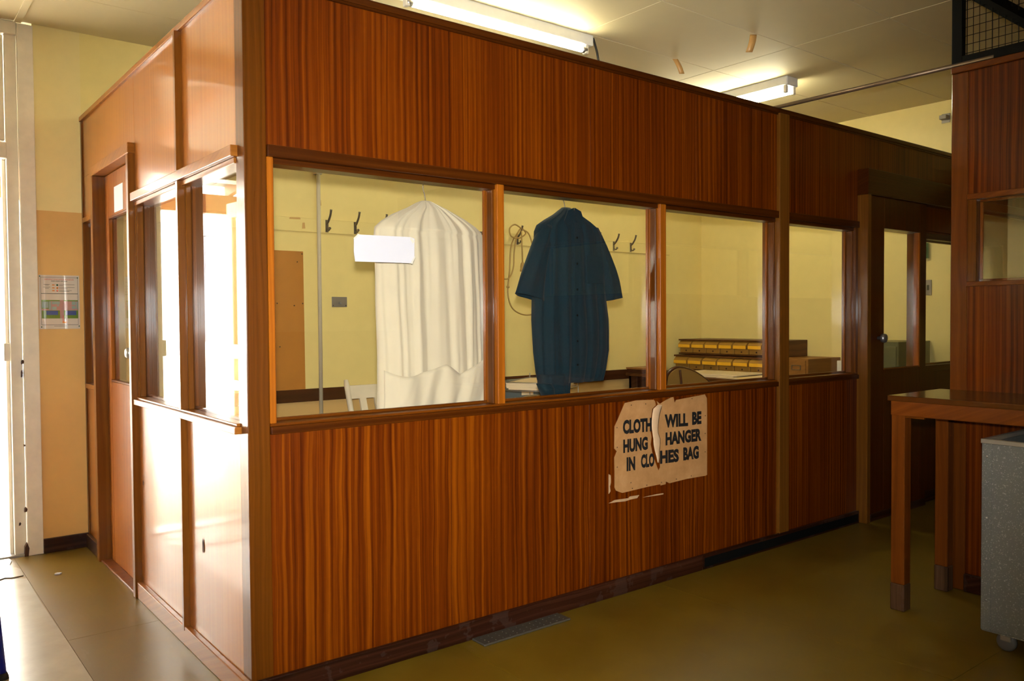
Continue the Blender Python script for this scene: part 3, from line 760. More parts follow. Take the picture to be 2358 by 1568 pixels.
# curled flap showing the pale back of the card
M['flap'] = plain('pale_card_back', (.58, .40, .24), .8, var=.07, scale=30)
bm = bmesh.new(); rows = [(255, 700, 755), (300, 652, 745), (360, 640, 728), (440, 634, 716), (520, 636, 710), (575, 642, 712), (640, 652, 735), (700, 655, 735), (770, 668, 726), (850, 690, 722), (905, 700, 712)]
R2 = []
for v, a, b in rows:
    r = []
    for k in range(7):
        t = k/6; x, z = pxs(a+(b-a)*t, v); r.append(bm.verts.new((x, -.003-.006*math.sin(PI*(.15+.8*t)), z)))
    R2.append(r)
for A_, B_ in zip(R2, R2[1:]):
    for k in range(6): bm.faces.new((A_[k], A_[k+1], B_[k+1], B_[k]))
bm.normal_update(); bmesh.ops.solidify(bm, geom=bm.faces[:], thickness=.0008)
link('curled_flap', fin(bm, 'curled_flap'), 'flap', nt, True)
def word(nm, body, u0, u1, vt0, vb0, vt1, vb1, yq):
    x0, zb = pxs(u0, vb0); x1, _ = pxs(u1, vb1); _, zt = pxs(u0, vt0); _, zb1 = pxs(u1, vb1); _, zt1 = pxs(u1, vt1)
    h = ((zt-zb)+(zt1-zb1))/2
    text_mesh(nm, body, x0, x1, zb, zb+h, yq, 'black_print', nt, .055, .0, dz=(zb1-zb))
word('lettering', 'CLOTH', 316, 640, 430, 590, 396, 556, -.0018)
word('lettering', 'WILL', 785, 1050, 368, 516, 345, 495, -.0030)
word('lettering', 'BE', 1095, 1200, 338, 483, 325, 470, -.0030)
word('lettering', 'HUNG', 320, 597, 648, 802, 610, 762, -.0018)
word('lettering', 'HANGER', 795, 1200, 565, 716, 520, 662, -.0030)
word('lettering', 'IN', 358, 455, 850, 1006, 835, 992, -.0018)
word('lettering', 'CLO', 520, 672, 818, 972, 795, 950, -.0018)
word('lettering', 'HES', 732, 946, 770, 924, 752, 898, -.0030)
word('lettering', 'BAG', 995, 1170, 735, 886, 715, 862, -.0030)
for (u, v) in ((410, 258), (572, 245), (1095, 185), (248, 512), (250, 735), (250, 958), (405, 1133), (585, 1162), (750, 1130), (918, 1093), (1085, 1057), (1245, 378), (1243, 578), (1243, 785), (422, 1198)):
    x, z = pxs(u, v); lathe('tack', [(.0028, 0), (.0028, .001), (.001, .0016)], (x, -.0022, z), (0, -1, 0), 'chip', nt, 8)
rs = thing('paper_residue', 'ragged pale strips of old paper left below the torn notice', 'residue', (1.9, -.001, .43))
prism_xz('strip', [pxs(*p) for p in ((160, 1040), (180, 1050), (182, 1130), (172, 1180), (178, 1230), (160, 1260))], -.0012, .0026, 'pale_flake', rs)
prism_xz('strip', [pxs(*p) for p in ((160, 1368), (210, 1340), (230, 1330), (380, 1310), (400, 1290), (500, 1275), (480, 1308), (400, 1325), (340, 1345), (240, 1355))], -.0012, .0026, 'pale_flake', rs)
prism_xz('strip', [pxs(*p) for p in ((545, 1300), (680, 1268), (775, 1252), (775, 1266), (690, 1280))], -.0012, .0026, 'pale_flake', rs)

# ---- paper taped to the glass
pp = thing('taped_label', 'blank white paper label taped to the first office window', 'label', (.56, .055, 1.52))
def pane_pt(x, y, Y=.0535):
    d = cf+cr*((x-1179)/1895.395)-cu*((y-784)/1895.395); t = (Y-CAM.y)/d.y; p = CAM+d*t; return (p.x, p.z)
prism_xz('sheet', [pane_pt(*q) for q in ((826, 540), (946, 546), (954, 550), (954, 590), (946, 606), (818, 602), (815, 580), (815, 550))], .0525, .0550, 'paper', pp)
s_ = NT('clear_tape'); s_.bsdf((.62, .60, .52), .15, 0, .6); M['clear_tape'] = s_.m
for q in (((815, 552), (828, 540), (824, 538), (813, 549)), ((944, 545), (955, 556), (950, 561), (945, 552)), ((945, 607), (954, 590), (956, 592), (949, 608))):
    prism_xz('tape', [pane_pt(*k) for k in q], .0518, .0526, 'clear_tape', pp)

# ---- garment bag and coverall on wire hangers
def fbm(x, seed):
    return sum(math.sin(x*f+seed*1.7*(i+1))*a for i, (f, a) in enumerate(((7.3, .5), (13.1, .3), (23.7, .2))))
def garment(nm, rows, mat, parent, nseg=72, fold=.010, seed=1, yc=.16, flat=2.6, drift=1.0, solid=0, open_ends=False):
    """closed cloth tube; rows: (z, xl, xr, half depth); folds run down the cloth"""
    bm = bmesh.new(); rings = []
    zs = [r[0] for r in rows]; zmax, zmin = max(zs), min(zs)
    fine = []
    for (z0, a0, b0, d0), (z1, a1, b1, d1) in zip(rows, rows[1:]):
        n = max(1, int(abs(z1-z0)/.018))
        for k in range(n):
            t = k/n; fine.append((z0+(z1-z0)*t, a0+(a1-a0)*t, b0+(b1-b0)*t, d0+(d1-d0)*t))
    fine.append(rows[-1])
    for z, a, b, d in fine:
        cx_, hw = (a+b)/2, (b-a)/2; r = []
        amp = fold*min(1.0, (hw/.12))*(.35+.65*min(1, (zmax-z)/.25))
        for k in range(nseg):
            th = 2*PI*k/nseg; c, s = math.cos(th), math.sin(th)
            ex = 2/flat
            x = cx_+hw*math.copysign(abs(c)**ex, c); y = yc+d*math.copysign(abs(s)**ex, s)
            u = math.copysign(abs(c)**ex, c)
            f = fbm(u*2.4+drift*.10*math.sin(z*2.3+seed)+(3 if s > 0 else 0), seed)
            f += -.9*sum(math.exp(-((u-u0+.03*math.sin(z*4+u0*9))/.035)**2)*q for u0, q in ((-.62, .6), (-.38, 1.0), (-.08, .8), (.12, 1.2), (.34, .7), (.58, 1.0), (.8, .6)))
            y += amp*f*(1-.5*abs(u)**4)
            x += .22*amp*fbm(z*1.1+(2 if c > 0 else 0), seed+2)
            r.append(bm.verts.new((x, y, z)))
        rings.append(r)
    for A_, B_ in zip(rings, rings[1:]):
        for k in range(nseg): bm.faces.new((A_[k], A_[(k+1) % nseg], B_[(k+1) % nseg], B_[k]))
    bm.faces.new(rings[0])
    if not open_ends: bm.faces.new(rings[-1])
    return link(nm, fin(bm, nm), mat, parent, True)

def hanger(label, x, z, y=.15, hw=.19):
    h = thing('wire_hanger', label, 'hanger', (x, y, z-.10), 'wire clothes hangers in the office windows')
    hk = smooth_path([(x, y, z-.02), (x-.004, y, z+.02), (x-.014, y-.002, z+.055), (x-.010, y-.012, z+.10), (x+.004, y-.028, z+.125), (x+.018, y-.036, z+.118), (x+.024, y-.040, z+.10)], 5)
    tube('hook', hk, .0022, 'hook_metal', h, 8)
    tube('shoulder_wire', [(x-hw, y, z-.10), (x, y, z-.02), (x+hw, y, z-.10), (x-hw, y, z-.10)], .002, 'hook_metal', h, 6)
    lathe('nail', [(.002, 0), (.002, .05), (.005, .051), (.005, .053)], (x+.012, T-.002, z+.119), (0, 1, 0), 'hook_metal', h, 8)
    return h

BX, BY = .847, .206
hanger('wire hanger carrying the cream garment bag', BX-.002, 1.802, BY)
gb = thing('garment_bag', 'long cream cotton clothes bag hanging behind the first window', 'bag', (BX, BY, .77))
garment('bag_body', [(1.800, 0.825, 0.867, 0.012), (1.790, 0.800, 0.897, 0.022), (1.768, 0.760, 0.955, 0.036), (1.735, 0.685, 1.035, 0.046), (1.705, 0.635, 1.095, 0.052), (1.680, 0.607, 1.125, .060), (1.668, 0.604, 1.129, .061), (1.662, 0.603, 1.131, .053), (1.640, 0.601, 1.133, 0.058), (1.400, 0.605, 1.137, 0.060), (1.150, 0.613, 1.137, 0.062), (0.950, 0.610, 1.135, 0.062), (0.800, 0.610, 1.130, 0.058)], 'cotton', gb, 160, .0115, 3, BY, 2.4, 1.0)
# pouch folded up at the bottom, with a sagging scalloped edge
bm = bmesh.new(); grid = []
NX, NZ = 72, 18
for j in range(NZ+1):
    row = []
    for i in range(NX+1):
        u = i/NX; x = .609+.528*u
        top = 1.105-.055*u if u < .30 else (1.0885-.055*0+.14*(u-.30) if u < .52 else (1.119-.32*(u-.52) if u < .66 else 1.074+.26*(u-.66)))
        if u < .30: top = 1.105-.055*u-.02*math.sin(u/.30*PI)
        z = top+(.80-top)*(j/NZ)
        sag = .012*math.sin(PI*min(1, j/NZ*1.4))*math.sin(u*PI*2+.4)**2
        f = .010*math.sin((u-.52)*34+(j/NZ)*2.2)*math.exp(-((u-.52)*3.2)**2)+.007*fbm(u*4+j/NZ*.9, 5)
        edge = .030*abs(2*u-1)**6
        row.append(bm.verts.new((x, BY-.082-sag-f*(.4+.6*j/NZ)+edge-.010*(1-j/NZ)*math.sin(u*PI*3)**2, z)))
    grid.append(row)
for A_, B_ in zip(grid, grid[1:]):
    for i in range(NX): bm.faces.new((A_[i], A_[i+1], B_[i+1], B_[i]))
bm.normal_update(); bmesh.ops.solidify(bm, geom=bm.faces[:], thickness=.002)
link('bottom_pouch', fin(bm, 'bottom_pouch'), 'cotton', gb, True)

hanger('wire hanger carrying the navy coverall', 1.588, 1.815, .16, .155)
cv = thing('coverall', 'short sleeved navy blue work coverall hanging behind the second window', 'clothing', (1.6, .16, .94))
garment('body', [(1.826, 1.570, 1.612, .014), (1.812, 1.552, 1.640, .030), (1.79, 1.520, 1.680, .040), (1.762, 1.465, 1.745, .046), (1.735, 1.420, 1.795, .050), (1.705, 1.405, 1.815, .053), (1.6, 1.400, 1.825, .058), (1.45, 1.392, 1.835, .062), (1.30, 1.388, 1.858, .064), (1.15, 1.396, 1.862, .062), (1.06, 1.408, 1.845, .056), (1.005, 1.420, 1.830, .046)], 'navy', cv, 110, .014, 6, .16, 2.5, 1.0)
def sleeve(pts):
    bm = bmesh.new(); rings = []; n = 14; pts = smooth_path([p[:3] for p in pts], 5), pts
    P, src = pts; m = len(P)
    for i, p in enumerate(P):
        t = i/(m-1); w = src[0][3]+(src[-1][3]-src[0][3])*t; dp = .034+.012*t
        tan = (P[min(i+1, m-1)]-P[max(i-1, 0)]).normalized(); a = tan.cross(Vector((0, 1, 0))).normalized()
        rings.append([bm.verts.new(p+a*math.cos(2*PI*k/28)*w+Vector((0, 1, 0))*math.sin(2*PI*k/28)*(dp+.005*math.sin(k*1.3+t*3))) for k in range(28)])
    for A_, B_ in zip(rings, rings[1:]):
        for k in range(28): bm.faces.new((A_[k], A_[(k+1) % 28], B_[(k+1) % 28], B_[k]))
    bmesh.ops.recalc_face_normals(bm, faces=bm.faces)
    bmesh.ops.solidify(bm, geom=bm.faces[:], thickness=.003)
    return bm
link('sleeve', fin(sleeve([(1.468, .155, 1.728, .034), (1.412, .143, 1.61, .058), (1.372, .138, 1.50, .07), (1.348, .135, 1.402, .080)]), 'sleeve'), 'navy', cv, True)
link('sleeve', fin(sleeve([(1.757, .16, 1.728, .034), (1.824, .16, 1.61, .056), (1.872, .16, 1.50, .064), (1.893, .16, 1.40, .064)]), 'sleeve'), 'navy', cv, True)
garment('trouser_leg', [(1.05, 1.412, 1.60, .046), (1.0, 1.415, 1.592, .046), (.975, 1.425, 1.588, .044), (.955, 1.432, 1.588, .042), (.940, 1.440, 1.586, .040)], 'navy', cv, 60, .012, 9, .150, 2.4, 1.0, 0, True)
garment('trouser_cuff', [(1.010, 1.385, 1.46, .03), (.985, 1.400, 1.475, .034), (.955, 1.415, 1.480, .03)], 'navy', cv, 40, .008, 4, .128, 2.2, 1.0)
# collar, placket, pocket
for sgn in (-1, 1):
    prism = [(1.591+sgn*.004, 1.818), (1.591+sgn*.040, 1.805), (1.591+sgn*.062, 1.755), (1.591+sgn*.030, 1.722), (1.591+sgn*.006, 1.765)]
    prism_xz('collar', prism, .098, .106, 'navy', cv)
box('placket', 1.582, 1.612, .090, .0945, 1.03, 1.75, 'navy', cv, .001)
for z in (1.68, 1.56, 1.44, 1.32, 1.20, 1.09): lathe('button', [(.005, 0), (.005, .002), (.003, .003)], (1.597, .0905, z), (0, -1, 0), 'black_steel', cv, 12)
box('chest_pocket', 1.655, 1.765, .086, .092, 1.47, 1.60, 'navy', cv, .002)

# ---- things on the office back wall
hr = thing('hook_board', 'long cream painted batten carrying coat hooks on the back wall', 'rail', (3.1, L, 1.90))
box('board', .12, 5.07, L-.016, L, 1.905, 2.000, 'wall_in', hr, .003)
def coat_hook(label, x):
    h = thing('coat_hook', label, 'hook', (x, L-.016, 1.915), 'coat hooks along the back wall')
    bm = bmesh.new(); bx(bm, x-.011, x+.011, L-.0195, L-.016, 1.912, 1.996, .001); link('back_plate', fin(bm, 'back_plate'), 'hook_metal', h)
    bm = bmesh.new(); sweep(bm, smooth_path([(x, L-.018, 1.972), (x, L-.040, 1.985), (x, L-.070, 2.022), (x, L-.085, 2.060)], 4), [.0075]*12+[.009], 8); link('upper_prong', fin(bm, 'upper_prong'), 'hook_metal', h, True)
    bm = bmesh.new(); sweep(bm, smooth_path([(x, L-.018, 1.935), (x, L-.042, 1.922), (x, L-.058, 1.932)], 4), .006, 8); link('lower_prong', fin(bm, 'lower_prong'), 'hook_metal', h, True)
    lathe('prong_tip', [(.002, 0), (.009, .004), (.010, .010), (.006, .016)], (x, L-.056, 1.928), (0, -.5, .8), 'hook_metal', h, 10)
    return h
h0 = None
HK = [(1.517, 'coat hook nearest the white conduit'), (1.733, 'coat hook above the grey switch plate'), (1.95, 'coat hook at the left edge of the cream garment bag'),
      (2.17, None), (2.39, None), (2.61, None), (2.83, None), (3.20, 'coat hook holding the coiled beige cord'), (3.42, 'x'), (3.64, 'x'), (3.86, 'x'), (4.08, 'x'),
      (4.31, 'coat hook touching the right sleeve of the coverall'), (4.53, 'coat hook second from the right end of the row'), (4.77, 'rightmost coat hook by the office window mullion')]
ORD = ['first', 'second', 'third', 'fourth']; nb = nc = 0
for x, lab in HK:
    if lab is None: lab = ORD[nb]+' coat hook hidden behind the cream garment bag'; nb += 1
    elif lab == 'x': lab = ORD[nc]+' coat hook hidden behind the navy coverall'; nc += 1
    if h0 is None: h0 = coat_hook(lab, x)
    else: copy_tree(h0, (x, L-.016, 1.915), lab)

cd_ = thing('hanging_cord', 'beige electrical cord with plug looped over a coat hook', 'cord', (3.16, L-.05, 1.34))
yk = L-.075
tube('cord_loop', smooth_path([(3.20, yk, 2.035), (3.13, yk, 2.065), (3.075, yk, 2.03), (3.09, yk, 1.97), (3.17, yk, 1.96), (3.24, yk, 2.0), (3.20, yk+.01, 2.04), (3.15, yk, 1.98), (3.12, yk, 1.85), (3.11, yk, 1.72), (3.07, yk, 1.64), (3.02, yk, 1.625), (2.97, yk, 1.64)], 6), .0058, 'cord', cd_, 8)
tube('cord_loop', smooth_path([(3.19, yk-.012, 2.03), (3.26, yk-.012, 2.0), (3.30, yk-.012, 1.90), (3.29, yk-.012, 1.80), (3.27, yk-.012, 1.74)], 6), .0058, 'cord', cd_, 8)
tube('cord_loop', smooth_path([(3.18, yk+.012, 2.02), (3.10, yk+.012, 1.90), (3.08, yk+.012, 1.70), (3.06, yk+.012, 1.52), (3.10, yk+.012, 1.40), (3.20, yk+.012, 1.345), (3.32, yk+.012, 1.345), (3.44, yk+.012, 1.40)], 6), .0058, 'cord', cd_, 8)
tube('plug_lead', [(3.19, yk-.006, 2.02), (3.195, yk-.006, 1.90), (3.20, yk-.006, 1.76)], .0055, 'cord', cd_, 8)
lathe('plug', [(.008, 0), (.015, .012), (.019, .035), (.019, .055), (.022, .06), (.022, .075)], (3.20, yk-.006, 1.765), (0, 0, -1), 'cord', cd_, 12)
lathe('inline_knot', [(.004, 0), (.013, .006), (.013, .018), (.004, .024)], (3.062, yk+.012, 1.575), (0, 0, -1), 'cord', cd_, 10)

cn = thing('conduit_pipe', 'pale painted conduit pipe running down the office back wall', 'pipe', (1.451, L-.014, .655))
tube('pipe', [(1.451, L-.030, .655), (1.451, L-.030, ZC-.004)], .0135, 'conduit', cn, 12)
box('pipe_saddle', 1.428, 1.474, L-.046, L, 2.30, 2.318, 'conduit', cn, .002)
ob = thing('wall_socket', 'white surface socket box below the conduit pipe', 'socket', (1.455, L-.03, .60))
box('socket_box', 1.400, 1.512, L-.040, L, .585, .654, 'plastic_white', ob, .004, 2)
for x in (1.44, 1.475): box('switch_rocker', x, x+.018, L-.044, L-.040, .61, .634, 'black_print', ob, .001)
og = thing('socket_plate', 'grey metal socket plate behind the white chair', 'socket', (1.64, L-.01, .60))
box('plate', 1.585, 1.70, L-.008, L, .60, .662, 'plate_grey', og, .003)
for x, r in ((1.615, .006), (1.645, .008), (1.672, .006)): lathe('pin_hole', [(r, 0), (r, .001)], (x, L-.0082, .632), (0, -1, 0), 'chip', og, 10)
sw = thing('light_switch', 'grey metal light switch plate on the yellow wall', 'switch', (1.61, L-.01, 1.397))
box('plate', 1.553, 1.668, L-.008, L, 1.397, 1.468, 'plate_grey', sw, .003, 2)
lathe('toggle', [(.009, 0), (.008, .006), (.005, .018)], (1.612, L-.008, 1.425), (0, -1, -.3), 'steel', sw, 10)
for x, z in ((1.562, 1.408), (1.659, 1.408)): lathe('screw', [(.004, 0), (.003, .0015)], (x, L-.008, z), (0, -1, 0), 'chip', sw, 8)
hb = thing('hardboard_panel', 'brown hardboard panel screwed to the office back wall', 'panel', (1.16, L-.01, .835))
prism_xz('board', [(.97, .838), (1.347, .838), (1.343, 1.772), (.97, 1.772)], L-.010, L-.001, 'hardboard', hb)
for x, z in ((1.335, 1.755), (1.30, 1.70), (1.335, 1.42), (1.155, 1.42), (1.275, 1.405), (1.17, 1.13), (1.0, 1.755)): lathe('screw_head', [(.005, 0), (.004, .002)], (x, L-.0098, z), (0, -1, 0), 'chip', hb, 8)
ws_ = thing('wall_stain', 'small brown paint and tape marks on the yellow office wall', 'stain', (1.3, L, 1.9))
for (x0, x1, z0, z1) in ((1.245, 1.325, 1.985, 2.0), (1.335, 1.358, 1.925, 1.968), (1.465, 1.478, 2.09, 2.13)):
    prism_xz('mark', [(x0, z0), (x1, z0+.002), (x1-.004, z1), (x0+.003, z1-.003)], L-.0175, L+.001, 'tape', ws_)

# ---- white slat back chair against the back wall
ch = thing('slat_chair', 'white painted wooden slat back chair by the yellow wall', 'chair', (1.74, 2.1, 0))
def lean(z): return 2.17+.16*(z-.44)/.46
for x in (1.545, 1.965):
    bm = bmesh.new(); sweep(bm, smooth_path([(x, 2.22, 0), (x, lean(.44)+.0, .44), (x, lean(.70), .70), (x, lean(.90), .90)], 4), [.019]*12+[.014], 10); link('back_post', fin(bm, 'back_post'), 'chair_white', ch, True)
    bm = bmesh.new(); bx(bm, x-.018, x+.018, 1.78, 1.816, 0, .43, .003); link('front_leg', fin(bm, 'front_leg'), 'chair_white', ch)
bm = bmesh.new(); bx(bm, 1.52, 1.99, 1.76, 2.20, .43, .455, .01, 2); link('seat', fin(bm, 'seat'), 'chair_white', ch)
def slat(nm, x0, x1, z0, z1):
    bm = bmesh.new(); vs = []
    for z in (z0, z1):
        for x in (x0, x1):
            for dy in (-.009, .009): vs.append(bm.verts.new((x, lean(z)+dy, z)))
    for f in ((0, 1, 3, 2), (4, 5, 7, 6), (0, 1, 5, 4), (2, 3, 7, 6), (0, 2, 6, 4), (1, 3, 7, 5)): bm.faces.new([vs[i] for i in f])
    return link(nm, fin(bm, nm), 'chair_white', ch)
slat('top_rail', 1.555, 1.955, .775, .862); slat('lower_rail', 1.555, 1.955, .50, .545)
for x in (1.645, 1.757, 1.868): slat('slat', x-.024, x+.024, .545, .775)
box('stretcher', 1.55, 1.96, 1.79, 1.806, .20, .23, 'chair_white', ch, .002)

# ---- desk under the windows with wire letter trays
dk = thing('desk', 'plain brown desk under the office windows carrying letter trays', 'desk', (2.4, 1.1, 0))
box('desk_top', 1.75, 3.05, .72, 1.62, .715, .745, 'cab_light', dk, .003)
for x in (1.79, 3.01):
    for y in (.76, 1.58): box('leg', x-.025, x+.025, y-.025, y+.025, 0, .715, 'cab_dark', dk, .003)
box('apron', 1.79, 3.01, .745, .765, .62, .715, 'cab_dark', dk, .002)
lt = thing('letter_tray', 'two tier wire letter tray on the desk below the coverall', 'tray', (2.29, 1.08, .745))
R4 = Matrix.Translation((2.285, 1.16, 0)) @ Matrix.Rotation(math.radians(30), 4, 'Z')
def tp(x, y, z): return R4 @ Vector((x, y, z))
hx_, hy_ = .235, .165
for (x, y) in ((-hx_, -hy_), (hx_, -hy_), (hx_, hy_), (-hx_, hy_)):
    tube('upright', [tp(x, y, .747), tp(x, y, .952)], .0032, 'steel', lt, 8)
for z in (.765, .785, .875, .925):
    tube('rim_wire', [tp(-hx_, -hy_, z), tp(hx_, -hy_, z), tp(hx_, hy_, z), tp(-hx_, hy_, z)], .0022, 'steel', lt, 6, True)
for z in (.765, .875):
    for k in range(6):
        x = -hx_+2*hx_*(k+.5)/6; tube('base_wire', [tp(x, -hy_, z), tp(x, hy_, z)], .0018, 'steel', lt, 6)
def stack(nm, label, z0, z1, dx, dy, sx_, sy_, mt):
    bm = bmesh.new(); n = 5
    for k in range(n):
        a = random.uniform(-.008, .008); h = (z1-z0)/n
        bx(bm, dx-sx_/2+a, dx+sx_/2+a, dy-sy_/2-a, dy+sy_/2-a, z0+h*k, z0+h*(k+1)-.0006, .0006, 1, R4)
    return tag(base_origin(link(nm, fin(bm, nm), mt)), label, 'papers')
stack('paper_stack', 'thick cream paper stack in the upper letter tray', .879, .924, 0, 0, .43, .29, 'paper_cream')
stack('paper_stack', 'cream paper stack in the lower letter tray', .769, .815, -.01, .005, .42, .28, 'paper_cream')
bfx = thing('box_file', 'blue grey box file standing left of the letter trays', 'file', (2.42, 1.54, .745))
bm = bmesh.new(); bx(bm, 2.24, 2.60, 1.50, 1.58, .745, .905, .003); link('case', fin(bm, 'case'), 'bluegrey', bfx)
box('spine_label', 2.40, 2.50, 1.4985, 1.5005, .80, .86, 'paper_cream', bfx, 0)

# ---- round backed chair
rc = thing('round_back_chair', 'dark framed round back chair with tan panel by the desk', 'chair', (3.62, 1.25, 0))
hoop = [pane_pt(*q, Y=1.15) for q in ((1538, 935), (1534, 905), (1536, 878), (1545, 860), (1562, 849), (1580, 849), (1602, 857), (1622, 870), (1642, 888), (1660, 915), (1664, 940))]
hp = smooth_path([(x, 1.15+.03*math.sin(i/10*PI), z) for i, (x, z) in enumerate(hoop)], 5)
tube('hoop', hp, .017, 'dark_wood', rc, 10)
prism_xz('back_panel', [(p.x, p.z) for p in hp[2:-2:2]], 1.155, 1.175, 'fabric_tan', rc)
xm, zm = pane_pt(1566, 852, 1.15); xn, zn = pane_pt(1574, 930, 1.15)
tube('centre_splat', [(xm, 1.150, zm), (xn, 1.150, zn)], .009, 'dark_wood', rc, 6)
bm = bmesh.new(); bx(bm, 3.40, 3.86, 1.16, 1.60, .43, .47, .012, 2); link('seat', fin(bm, 'seat'), 'fabric_tan', rc)
for (x, y) in ((3.43, 1.19), (3.83, 1.19), (3.43, 1.56), (3.83, 1.56)): tube('leg', [(x, y, 0), (x*.98+3.63*.02, y, .44)], .017, 'dark_wood', rc, 8)
xh0, zh0 = hp[0].x, hp[0].z; xh1, zh1 = hp[-1].x, hp[-1].z
tube('back_support', [(xh0, 1.15, zh0), (3.43, 1.19, .44)], .014, 'dark_wood', rc, 8); tube('back_support', [(xh1, 1.15, zh1), (3.83, 1.19, .44)], .014, 'dark_wood', rc, 8)

# ---- long desk by the end wall with card index cabinets and papers
d3 = thing('long_desk', 'long dark brown desk along the end wall under the card index', 'desk', (5.0, 1.7, 0))
box('desk_top', 4.44, XE-.006, .98, 2.515, .782, .810, 'cab_dark', d3, .003)
box('side_panel', 4.47, 4.50, 2.40, 2.50, .0, .782, 'dark_wood', d3, .002)
box('side_panel', 4.47, 5.52, 2.47, 2.50, .0, .782, 'dark_wood', d3, .002); box('side_panel', 4.47, 5.52, 1.0, 1.03, 0, .782, 'dark_wood', d3, .002)
bt = thing('brown_box', 'dark brown box with tan lid at the far end of the long desk', 'box', (4.50, 2.3, .81))
box('box_body', 4.44, 4.70, 2.30, 2.50, .70+.112, .845, 'dark_wood', bt, .002); box('lid', 4.435, 4.705, 2.295, 2.505, .845, .860, 'cab_light', bt, .002)

def index_cabinet(label, x0, y0, y1, z0, z1, n, dy):
    c = thing('card_index_cabinet', label, 'cabinet', (XE-.2, (y0+y1)/2, z0), 'card index cabinets on the long desk')
    box('carcass', x0+.03, XE-.004, y0, y1, z0, z1, 'cab_dark', c, .002)
    box('top_edge', x0-.004, x0+.03, y0, y1, z1-.014, z1, 'cab_dark', c, .002); box('base_edge', x0, x0+.03, y0, y1, z0, z0+.012, 'cab_dark', c, .002)
    for k in range(n):
        ya = y1-.008-dy*k; yb = ya-dy+.010
        if yb < y0: break
        d = box('drawer', x0+.012, x0+.034, yb, ya, z0+.014, z1-.016, 'card_tan', c, .002)
        hz = z0+.014+(z1-z0-.03)*.42; tz = z1-.018
        bm = bmesh.new()                  # sloping card holder
        v = [bm.verts.new(p) for p in ((x0+.012, yb+.004, tz), (x0+.012, ya-.004, tz), (x0-.022, ya-.004, hz+.034), (x0-.022, yb+.004, hz+.034), (x0+.012, yb+.004, hz), (x0+.012, ya-.004, hz), (x0-.020, ya-.004, hz), (x0-.020, yb+.004, hz))]
        for f in ((0, 1, 2, 3), (4, 5, 6, 7), (0, 3, 7, 4), (1, 2, 6, 5), (0, 1, 5, 4)): bm.faces.new([v[i] for i in f])
        link('card_holder', fin(bm, 'card_holder'), 'card_tan', d)
        box('label_band', x0-.0235, x0-.0185, yb+.006, ya-.006, hz+.002, hz+.032, 'card_yellow', d, .001)
        lathe('pull_hole', [(.007, 0), (.007, .003), (.003, .004)], (x0+.012, (ya+yb)/2, z0+.034), (-1, 0, 0), 'chip', d, 10)
    return c
index_cabinet('upper card index cabinet with a row of yellow labelled drawers', 5.13, 1.37, 2.475, .962, 1.104, 7, .157)
index_cabinet('lower card index cabinet on the desk, yellow labelled drawers', 5.08, 1.44, 2.49, .811, .955, 6, .170)
cb = thing('card_drawer_box', 'lighter brown two drawer card box at the near desk end', 'box', (5.3, 1.24, .81))
box('carcass', 5.06, XE-.004, 1.055, 1.435, .811, .960, 'cab_light', cb, .002)
for y in (1.075, 1.26):
    d = box('drawer', 5.050, 5.062, y, y+.165, .822, .948, 'cab_light', cb, .002)
    boxes('label_frame', [(5.044, 5.050, y+.04, y+.125, .868, .873), (5.044, 5.050, y+.04, y+.125, .903, .908), (5.044, 5.050, y+.04, y+.045, .868, .908), (5.044, 5.050, y+.12, y+.125, .868, .908)], 'hook_metal', d, 0)
lp = thing('paper_pile', 'flat cream paper folders spread on the long desk', 'papers', (4.7, 1.6, .81))
for (x0, x1, y0, y1, z0, h, a) in ((4.50, 5.02, 1.45, 2.10, .810, .014, 8), (4.47, 4.93, 1.08, 1.52, .810, .007, -6), (4.55, 4.98, 1.40, 2.02, .8245, .010, 3)):
    mt = Matrix.Translation(((x0+x1)/2, (y0+y1)/2, 0)) @ Matrix.Rotation(math.radians(a), 4, 'Z') @ Matrix.Translation((-(x0+x1)/2, -(y0+y1)/2, 0))
    box('folder', x0, x1, y0, y1, z0+.0003, z0+h, 'paper_cream', lp, .001, 1, mt)
oc = thing('filing_cabinet', 'olive green metal cabinet seen through the sliding door', 'cabinet', (5.3, .5, 0))
box('body', 5.05, XE-.01, .30, .60, 0, 1.115, 'olive_metal', oc, .004)
for k in range(3):
    d = box('drawer', 5.040, 5.051, .315, .585, .08+.34*k, .40+.34*k, 'olive_metal', oc, .003); box('pull', 5.028, 5.041, .41, .49, .27+.34*k, .295+.34*k, 'steel', d, .002)
gc = thing('grey_cupboard', 'small pale grey cupboard between card box and sliding door', 'cupboard', (5.4, .86, 0))
box('body', 5.28, XE-.02, .78, .93, 0, .945, 'plastic_white', gc, .003); box('door', 5.272, 5.281, .79, .92, .05, .92, 'plastic_white', gc, .002)
sp = thing('switch_plate', 'grey switch plate on the end wall beyond the sliding door', 'switch', (XE, .33, 1.47))
box('plate', XE-.008, XE, .295, .350, 1.47, 1.59, 'plate_grey', sp, .002); box('rocker', XE-.011, XE-.008, .312, .330, 1.51, 1.55, 'black_print', sp, .001)
bk = thing('wall_clamp', 'small dark green fixture on the end wall above the switch plate', 'fixture', (XE, .33, 1.76))
box('bracket', XE-.03, XE, .315, .350, 1.758, 1.88, 'dark_green', bk, .003); box('arm', XE-.05, XE-.03, .322, .340, 1.80, 1.84, 'dark_green', bk, .002)
hg = thing('wall_bracket', 'small grey metal bracket high on the end wall', 'bracket', (XE, .18, 2.82))
box('arm', XE-.06, XE, .17, .222, 2.812, 2.842, 'plate_grey', hg, .002); box('plate', XE-.006, XE, .165, .227, 2.79, 2.86, 'plate_grey', hg, .001)

